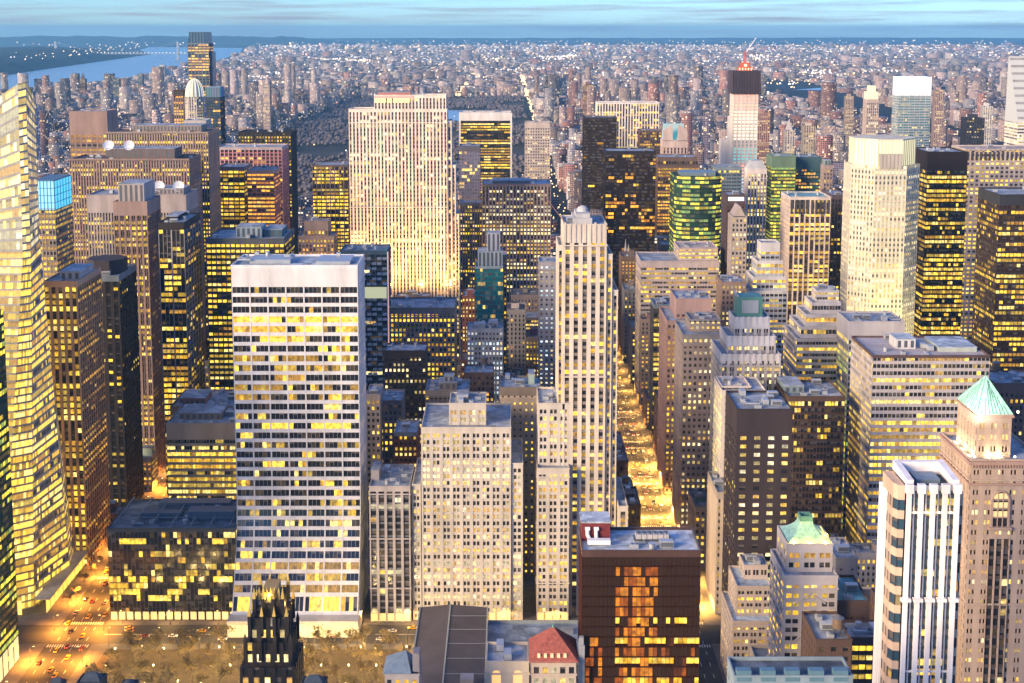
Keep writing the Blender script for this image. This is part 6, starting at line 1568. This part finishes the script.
    def lightline(x, ya, yb, c, step, s0, z=9, jx=8):
        y = ya
        while y < yb: pts[c].append((x + R.uniform(-jx, jx), y, z + R.uniform(0, 4), s0 * y / FOC * R.uniform(.7, 1.3))); y += step * R.uniform(.6, 1.4)
    lightline(96, 2050, 6600, 0, 30, .5); lightline(-229, 6150, 9500, 0, 16, .75, jx=14); lightline(96, 6100, 8800, 0, 22, .7, jx=12); lightline(408, 2100, 6000, 0, 60, .5)
    for ax in (252, 408, 560, 715, 880, 1040, -515, -800, -1000, -1250, -1500):
        lightline(ax, 6150, 10500, 0, 34, .42, jx=10)
        if ax > 200 or ax < -700: lightline(ax, 2150, 6100, 0, 26, .34, jx=9)
    for _ in range(46):
        cx_, cy_ = R.uniform(-2000, 3200), R.uniform(6300, 15000)
        if cx_ < west_shore(cy_) + 200: continue
        for _k in range(14): pts[R.choice([0, 1, 2])].append((cx_ + R.normal(0, 90), cy_ + R.normal(0, 160), 24, cy_ / FOC * R.uniform(.3, .7)))
    for _ in range(30): pts[2].append((R.uniform(-420, -250), R.uniform(3100, 3400), 8, R.uniform(1, 1.8)))
    for _ in range(25): pts[0].append((R.uniform(-650, 60), R.uniform(2300, 5900), 8, R.uniform(.8, 1.6)))
    for _ in range(160): pts[R.choice([0, 2])].append((R.uniform(700, 2000), R.uniform(6900, 8400), 12, R.uniform(2, 4)))
    # far shore and ridges
    for _ in range(260):
        t = R.random(); py_ = R.uniform(41.5, 47); pxx = R.uniform(-30, 1050); Yg = ground_y(py_); pts[R.choice([1, 2, 0])].append((xat(pxx, Yg, 0), Yg, 30, Yg / FOC * R.uniform(.25, .5)))
    for _ in range(70):
        pxx = R.uniform(0, 140); pyy = R.uniform(49, 72 - pxx * .12); Yg = ground_y(pyy + 8 - pxx * .03); pts[R.choice([1, 2, 0])].append((xat(pxx, Yg, 60), Yg, 105, Yg / FOC * R.uniform(.25, .45)))
    E = []
    m = MB()
    ms = [emit('far_lamp', c, s) for c, s in cols]
    for c, L_ in enumerate(pts):
        for x, y, z, s in L_:
            m.hexa([(x - s, y, z), (x, y - s, z), (x + s, y, z), (x, y, z + s), (x, y + s, z), (x, y + s, z), (x, y + s, z), (x, y + s, z)], c, back=False) if False else m.box(x - s, x + s, y - s, y + s, z - s, z + s, c, False)
    o = m.build('far_street_light', ms, None, 'stuff'); tag(o, 'countless warm and white lamps scattered over the far city', 'lamps')
    return n
N_FAR = far_city()

def landmarks():
    """single far buildings that stand out of the carpet"""
    L = [('dark pointed tower standing alone by the river', 82, 79, 6, 18, 5600, (.16, .11, .10), 1), ('blue glass tower near the river bank', 116, 79, 6, 16, 5200, (.12, .17, .23), 0), ('white church tower with stepped sides above the river', 162, 65, 5, 22, 8200, (.60, .56, .54), 2),
         ('slim dark blue slab above the west side', 140, 74, 5, 20, 6000, (.14, .18, .26), 0), ('pale tower beside the park edge', 266, 84, 7, 30, 3400, (.50, .40, .38), 1), ('pair of dark towers beyond the park', 551, 77, 12, 26, 5400, (.06, .06, .09), 0),
         ('brown tower east of the park', 588, 84, 10, 30, 3600, (.26, .15, .14), 0), ('pink brown tower pair on the east side', 763, 112, 14, 44, 2450, (.44, .26, .24), 0), ('pale stepped tower on the east side', 790, 130, 10, 40, 2150, (.50, .46, .46), 1), ('beige block with a low white wing on the east side', 810, 126, 12, 24, 2250, (.55, .46, .38), 0),
         ('dark tower with a lit cap east of the white topped tower', 976, 118, 18, 28, 2000, (.06, .06, .08), 0), ('slim white tower at the far right', 988, 106, 9, 36, 2300, (.58, .55, .54), 0), ('pink apartment slab far right', 940, 90, 9, 40, 2700, (.44, .32, .30), 0), ('tan apartment tower beside the gold crowned tower', 850, 96, 8, 34, 3000, (.42, .33, .29), 0)]
    for lab, px, pt, w, hpx, Y, c, top in L:
        z = zat(pt, Y); wx = w * Y / FOC; x = xat(px, Y, z)
        r = thing('apartment_tower', lab, 'tower', (x, Y, 0)); W = MB(); P = Panes()
        d = wx if wx < 45 else 45
        W.box(x - wx / 2 + .3, x + wx / 2 - .3, Y + .3, Y + d, 0, z, 1)
        facade(W, P, (x - wx / 2, Y, 0), (x + wx / 2, Y, 0), (x + wx / 2, Y, z), (x - wx / 2, Y, z), max(3, round(wx / 4)), max(4, round(z / 4)), pw=.5, sh=.5, d=.3, s=.05, lit=.3, pal='w')
        if top == 1: W.cone([(x - wx * .3, Y + d * .2), (x + wx * .3, Y + d * .2), (x + wx * .3, Y + d * .8), (x - wx * .3, Y + d * .8)], z, (x, Y + d / 2, z + wx * 1.1), 0)
        elif top == 2: W.box(x - wx * 1.6, x + wx * 1.6, Y + d, Y + d * 2.5, 0, z * .62, 0); W.box(x - wx, x + wx, Y + d, Y + d * 2, z * .62, z * .75, 0)
        else: W.box(x - wx * .25, x + wx * .2, Y + d * .3, Y + d * .7, z, z + 5, 0)
        W.build('wall', [wall(c), wall(tuple(k * .6 for k in c))], r); emit_windows(r, P, glass_mat(), 0)
landmarks()

def bridge():
    Y0 = 13600; xa, xb = xat(40, Y0, 60), xat(196, Y0, 60)
    r = thing('suspension_bridge', 'long suspension bridge strung with lights across the river', 'bridge', (xa, Y0, 0))
    t1, t2 = xat(56, Y0, 60), xat(178, Y0, 60); zd = 62
    m = MB(); m.box(xa, xb, Y0 - 16, Y0 + 16, zd - 7, zd); m.build('deck', metal((.3, .33, .36)), r)
    for t in (t1, t2):
        m = MB()
        for dy in (-14, 14): m.box(t - 8, t + 8, Y0 + dy - 5, Y0 + dy + 5, 0, 184)
        for z in (40, 110, 176): m.box(t - 6, t + 6, Y0 - 9, Y0 + 9, z, z + 8)
        m.box(t - 22, t + 22, Y0 - 24, Y0 + 24, 0, 8); m.build('bridge_tower', metal((.34, .38, .42)), r)
    m = MB(); n = 24
    for a, b, za, zb, sag in ((xa, t1, zd, 182, 0), (t1, t2, 182, 182, 112), (t2, xb, 182, zd, 0)):
        pr = None
        for k in range(n + 1):
            u = k / n; p = (a + (b - a) * u, Y0 - 15, za + (zb - za) * u - sag * 4 * u * (1 - u))
            if pr: m.tube(pr, p, 1.6, k=4)
            pr = p
    m.build('cable', metal((.3, .33, .36)), r)
    m = MB()
    for k in range(44): x = xa + (xb - xa) * k / 43; m.box(x - 4.5, x + 4.5, Y0 - 17, Y0 - 15, zd + 3, zd + 11)
    m.build('deck_light', emit('bridge_lamp', (1, .88, .7), 1.7), r)
bridge()

# ------------------------------------------------------------------ the big park's bare woods
def woods():
    R = np.random.default_rng(11); V = []; F = []
    base = np.array([(0, 0, 1), (.9, 0, .15), (.28, .86, .1), (-.73, .53, .2), (-.73, -.53, .05), (.28, -.86, .18), (0, 0, -.55)], float)
    tri = np.array([(0, 1, 2), (0, 2, 3), (0, 3, 4), (0, 4, 5), (0, 5, 1), (6, 2, 1), (6, 3, 2), (6, 4, 3), (6, 5, 4), (6, 1, 5)])
    k = 0
    for _ in range(9000):
        Y = 2070 + 4050 * R.random() ** 1.1; x = R.uniform(-695, 70)
        if math.sin(x * .012 + 1) * math.sin(Y * .006) > .55: continue        # meadows
        if -475 < x < -80 and 4420 < Y < 5230: continue
        s = R.uniform(5, 9.5); a = R.random() * 6.28; ca, sa = math.cos(a), math.sin(a)
        p = base * (R.uniform(.7, 1.2, (7, 1))) * s; p = np.stack([p[:, 0] * ca - p[:, 1] * sa, p[:, 0] * sa + p[:, 1] * ca, p[:, 2]], 1) + (x, Y, R.uniform(5, 9))
        V.append(p); F.append(tri + k); k += 7
    V = np.concatenate(V); F = np.concatenate(F)
    me = bpy.data.meshes.new('woods'); me.vertices.add(len(V)); me.vertices.foreach_set('co', V.astype(np.float32).ravel()); me.loops.add(F.size); me.loops.foreach_set('vertex_index', F.ravel().astype(np.int32)); me.polygons.add(len(F)); me.polygons.foreach_set('loop_start', np.arange(len(F), dtype=np.int32) * 3)
    me.materials.append(principled('bare_twigs', (.135, .118, .125), .95, 0, .5, .03, False)); me.update(calc_edges=True)
    o = link('woods', me); tag(o, 'bare dark woods of the big park, leafless and bluish', 'woods', None, 'stuff')
woods()

# ------------------------------------------------------------------ street lamps, trees, cars
def lamp_proto():
    m = MB(); m.tube((0, 0, 0), (0, 0, 8.2), .12, .08, 6); m.tube((0, 0, 8.2), (1.9, 0, 8.8), .07, .06, 5); m.lathe(0, 0, [(.28, 0), (.22, .9), (.13, 1.0)], 8)
    a = m.build('pole', metal((.08, .08, .085))); m = MB(); m.box(1.5, 2.5, -.28, .28, 8.6, 8.85); m.box(1.55, 2.45, -.24, .24, 8.45, 8.6, 1); b = m.build('lamp_head', [metal((.12, .12, .12)), emit('street_lamp_lens', (1, .62, .16), 16)])
    m = MB(); m.tube((0, 0, 0), (0, 0, 3.9), .09, .07, 6); m.lathe(0, 0, [(.22, 0), (.16, .6), (.1, .7)], 8); c = m.build('pole', metal((.04, .06, .05)))
    m = MB(); m.lathe(0, 0, [(.12, 3.9), (.34, 4.15), (.40, 4.45), (.30, 4.8), (.08, 5.0)], 10); e = m.build('lamp_globe', emit('globe_lamp', (1, .62, .20), 7))
    d = [x.data for x in (a, b, c, e)]
    for x in (a, b, c, e): bpy.data.objects.remove(x)
    return d
LP = lamp_proto()
def place_lamp(x, y, rz, z, kind, label, group, power, col):
    t = thing('street_lamp' if kind == 0 else 'park_lamp', label, 'lamp', (x, y, z), group); t.rotation_euler.z = rz
    link('pole', LP[0 if kind == 0 else 2], t); link('lamp_head' if kind == 0 else 'lamp_globe', LP[1 if kind == 0 else 3], t)
    if power:
        if kind == 0: px_, py_ = x + 2 * math.cos(rz), y + 2 * math.sin(rz); spot('lamp_light', (px_, py_, z + 8.3), (px_, py_, 0), power * 1.25, col, 152, .45, .4)
        else: bulb('lamp_light', (x, y, z + 5.5), power, col, .4)
GOLD = (1.0, .50, .09); AMBER = (1.0, .36, .04)
PW = 1.0
def lamps():
    y = 700
    while y < 1420:
        for s in (-1, 1): place_lamp(96 + s * 12.2, y, 0 if s < 0 else math.pi, .15, 0, 'street lamp on the kerb of the golden avenue', 'street lamps along the golden avenue', 95000 * PW * ES * (.35 if y > 960 else 1.1), GOLD)
        y += 34
    y = 600
    while y < 1080:
        for s in (-1, 1): place_lamp(-229 + s * 13.2, y, 0 if s < 0 else math.pi, .15, 0, 'street lamp on the kerb of the orange lit avenue at left', 'street lamps along the left avenue', 85000 * PW * ES, AMBER)
        y += 36
    x = -208
    while x < 76:
        for s in (-1, 1): place_lamp(x, sty(42) + s * 12.0, math.pi / 2 if s < 0 else -math.pi / 2, .15, 0, 'street lamp along the wide cross street by the park', 'street lamps along the cross street', 9500 * PW * ES, (1, .55, .16))
        x += 26
    r = random.Random(4)
    for i in range(13):
        for yy in (606 + r.uniform(-2, 2), 624, 643 + r.uniform(-2, 2)):
            place_lamp(-198 + i * 12 + r.uniform(-3, 3), yy, 0, .16, 1, 'globe lamp glowing among the park trees', 'globe lamps in the park', 5200 * PW * ES, (1, .66, .22))
    for n in range(43, 50):
        for xx in (-190, -150, -110, -70, -30, 10, 50, 125, 160, 200, 235, 275, 315, 355):
            if -190 <= xx <= 50 and n < 49 or xx > 100 and n < 47:
                place_lamp(xx, sty(n) - 7.0, math.pi / 2, .15, 0, 'street lamp in a narrow side street between the blocks', 'street lamps in the side streets', 5000 * PW * ES, (1, .60, .2))
    for y in np.arange(690, 1250, 45):
        place_lamp(252 - 10, y, 0, .15, 0, 'street lamp on the second avenue to the right', 'street lamps on the right avenue', 9000 * PW * ES, GOLD)
lamps()

def tree_protos():
    out = []
    for s in range(4):
        r = random.Random(40 + s); tr = MB(); cr = MB(); tips = []
        H = r.uniform(14, 18)
        def limb(p, d, L, rad, lev):
            q = p + d * L
            (tr if lev < 2 else cr).tube(tuple(p), tuple(q), max(rad, .075), max(rad * .62, .07), 5 if lev < 2 else 3, 0)
            if lev == 4: tips.append(q); return
            n = (5, 4, 3, 3)[lev]
            for i in range(n):
                a = r.random() * 6.28; sp = r.uniform(.35, .8) if lev else r.uniform(.4, .7)
                e = (d * math.cos(sp) + (d.orthogonal().normalized() * math.cos(a) + d.cross(d.orthogonal()).normalized() * math.sin(a)) * math.sin(sp)); e.z += .12; e.normalize()
                limb(p + d * L * r.uniform(.75, 1.0), e, L * r.uniform(.52, .78), rad * .55, lev + 1)
        limb(Vector((0, 0, 0)), Vector((r.uniform(-.04, .04), r.uniform(-.04, .04), 1)).normalized(), H * .36, .34, 0)
        for t in tips:           # last dry leaves and buds
            for _ in range(3):
                o = t + Vector((r.gauss(0, .5), r.gauss(0, .5), r.gauss(0, .4))); u = Vector((r.gauss(0, 1), r.gauss(0, 1), r.gauss(0, 1))).normalized(); v = u.orthogonal().normalized(); k = r.uniform(.18, .40)
                cr.quad(tuple(o - u * k), tuple(o - v * k), tuple(o + u * k), tuple(o + v * k), 1)
        a = tr.build('trunk', principled('bark', (.12, .09, .065), .9, 0, .3, 1.5)); b = cr.build('crown', [principled('twig', (.22, .16, .10), .9, 0, .2, 1.0), principled('dry_leaf', (.26, .19, .06), .9, 0, .35, .5)])
        out.append((a.data, b.data)); bpy.data.objects.remove(a); bpy.data.objects.remove(b)
    return out
def trees():
    pr = tree_protos(); r = random.Random(9)
    for row, y in enumerate((602, 613, 632, 645)):
        for i in range(13):
            x = -199 + i * 12.2 + r.uniform(-1.8, 1.8) + (6 if row % 2 else 0)
            if x > -48: continue
            t = thing('park_tree', 'bare plane tree lit from below in the park by the cross street', 'tree', (x, y + r.uniform(-1.5, 1.5), .15), 'bare trees in the park'); t.rotation_euler.z = r.random() * 6.28
            s = r.uniform(.8, 1.15); t.scale = (s, s, s); p = r.choice(pr); link('trunk', p[0], t); link('crown', p[1], t)
    for y in np.arange(700, 760, 14):
        t = thing('street_tree', 'small bare street tree on the pavement under the crystal tower', 'tree', (-244, float(y), .15), 'street trees at left'); t.scale = (.5, .5, .5); p = r.choice(pr); link('trunk', p[0], t); link('crown', p[1], t)
trees()

def car_proto(col, taxi=False):
    parts = {}
    paint = principled('car_paint', col, .3, .1, 0); dark = principled('car_glass', (.02, .02, .025), .1, 0, 0); tyre = principled('tyre', (.015, .015, .015), .9, 0, 0)
    m = MB()
    prof = [(-2.25, .35), (-2.3, .7), (-2.15, .92), (-1.2, 1.0), (1.35, .98), (2.2, .86), (2.32, .55), (2.25, .32)]
    n = len(prof)
    for w, s in ((.86, -1), (.86, 1)):
        pts = [(w * s, y, z) for y, z in prof]; m.poly(pts if s < 0 else pts[::-1])
    for i in range(n):
        j = (i + 1) % n; a, b = prof[i], prof[j]; m.quad((-.86, a[0], a[1]), (.86, a[0], a[1]), (.86, b[0], b[1]), (-.86, b[0], b[1]))
    parts['body'] = (m, [paint])
    m = MB(); m.hexa([(-.78, -1.0, .97), (.78, -1.0, .97), (.62, -.4, 1.45), (-.62, -.4, 1.45), (-.78, 1.75, .97), (.78, 1.75, .97), (.62, 1.1, 1.45), (-.62, 1.1, 1.45)]); parts['cabin_glass'] = (m, [dark])
    m = MB(); m.box(-.6, .6, -.38, 1.08, 1.452, 1.50)
    if taxi: m.box(-.3, .3, .2, .5, 1.5, 1.68)
    parts['car_roof'] = (m, [paint])
    for k, (x, y) in enumerate(((-.8, -1.4), (.8, -1.4), (-.8, 1.4), (.8, 1.4))):
        m = MB(); m.tube((x - .11, y, .33), (x + .11, y, .33), .33, k=10); parts[f'wheel{k}'] = (m, [tyre])
    hl = emit('headlight_lens', (1, .84, .5), 8); tl = emit('tail_light_lens', (1, .06, .03), 4)
    for k, x in enumerate((-.62, .62)):
        m = MB(); m.box(x - .2, x + .2, -2.36, -2.24, .6, .8); parts[f'headlight{k}'] = (m, [hl])
        m = MB(); m.box(x - .2, x + .2, 2.29, 2.38, .62, .84); parts[f'tail_light{k}'] = (m, [tl])
    out = []
    for nme, (mm, mt) in parts.items():
        o = mm.build(nme.rstrip('0123'), mt); out.append((nme.rstrip('0123'), o.data)); bpy.data.objects.remove(o)
    return out
def cars():
    r = random.Random(17)
    P = [('yellow taxi', car_proto((.62, .36, .02), True)), ('white car', car_proto((.6, .6, .6))), ('black car', car_proto((.02, .02, .022))), ('grey car', car_proto((.2, .21, .22))), ('red car', car_proto((.3, .03, .025)))]
    def put(x, y, rz, where, grp):
        nm, parts = r.choice(P + P[:1] * 3)
        t = thing('taxi' if 'taxi' in nm else 'car', nm + ' ' + where, 'taxi' if 'taxi' in nm else 'car', (x, y, .01), nm + 's ' + grp); t.rotation_euler.z = rz
        for n, me in parts: link(n, me, t)
    for lane in range(5):
        y = 705 + r.uniform(0, 12)
        while y < 1240: put(96 + (lane - 2) * 3.9, y, 0, 'with headlights on coming down the golden avenue', 'coming down the golden avenue'); y += r.uniform(10, 44)
    for lane in range(5):
        y = 604 + r.uniform(0, 20)
        while y < 960: put(-229 + (lane - 2) * 4.2, y, math.pi, 'with red tail lights on the orange avenue at left', 'on the orange avenue at left'); y += r.uniform(11, 46)
    for lane, rz in ((-6.5, math.pi / 2), (-3, math.pi / 2), (3, -math.pi / 2), (6.5, -math.pi / 2)):
        x = -205 + r.uniform(0, 30)
        while x < 70: put(x, sty(42) + lane, rz, 'on the wide cross street in front of the white slab', 'on the wide cross street'); x += r.uniform(14, 60)
cars()
# ------------------------------------------------------------------ air
def haze():
    m = MB(); m.box(-30000, 30000, -700, 41000, -1.8, 385)
    mat = bpy.data.materials.new('haze'); mat.use_nodes = True; nt = mat.node_tree; nt.nodes.clear()
    o = nt.nodes.new('ShaderNodeOutputMaterial'); v = nt.nodes.new('ShaderNodeVolumePrincipled'); v.inputs['Color'].default_value = (.28, .70, 1.0, 1); v.inputs['Density'].default_value = HAZE; v.inputs['Anisotropy'].default_value = .2
    nt.links.new(v.outputs[0], o.inputs['Volume'])
    h = m.build('haze', mat, None, 'stuff'); h['label'] = 'thin blue evening haze over the whole city'; h['category'] = 'haze'
HAZE = 0.000034
if HAZE: haze()
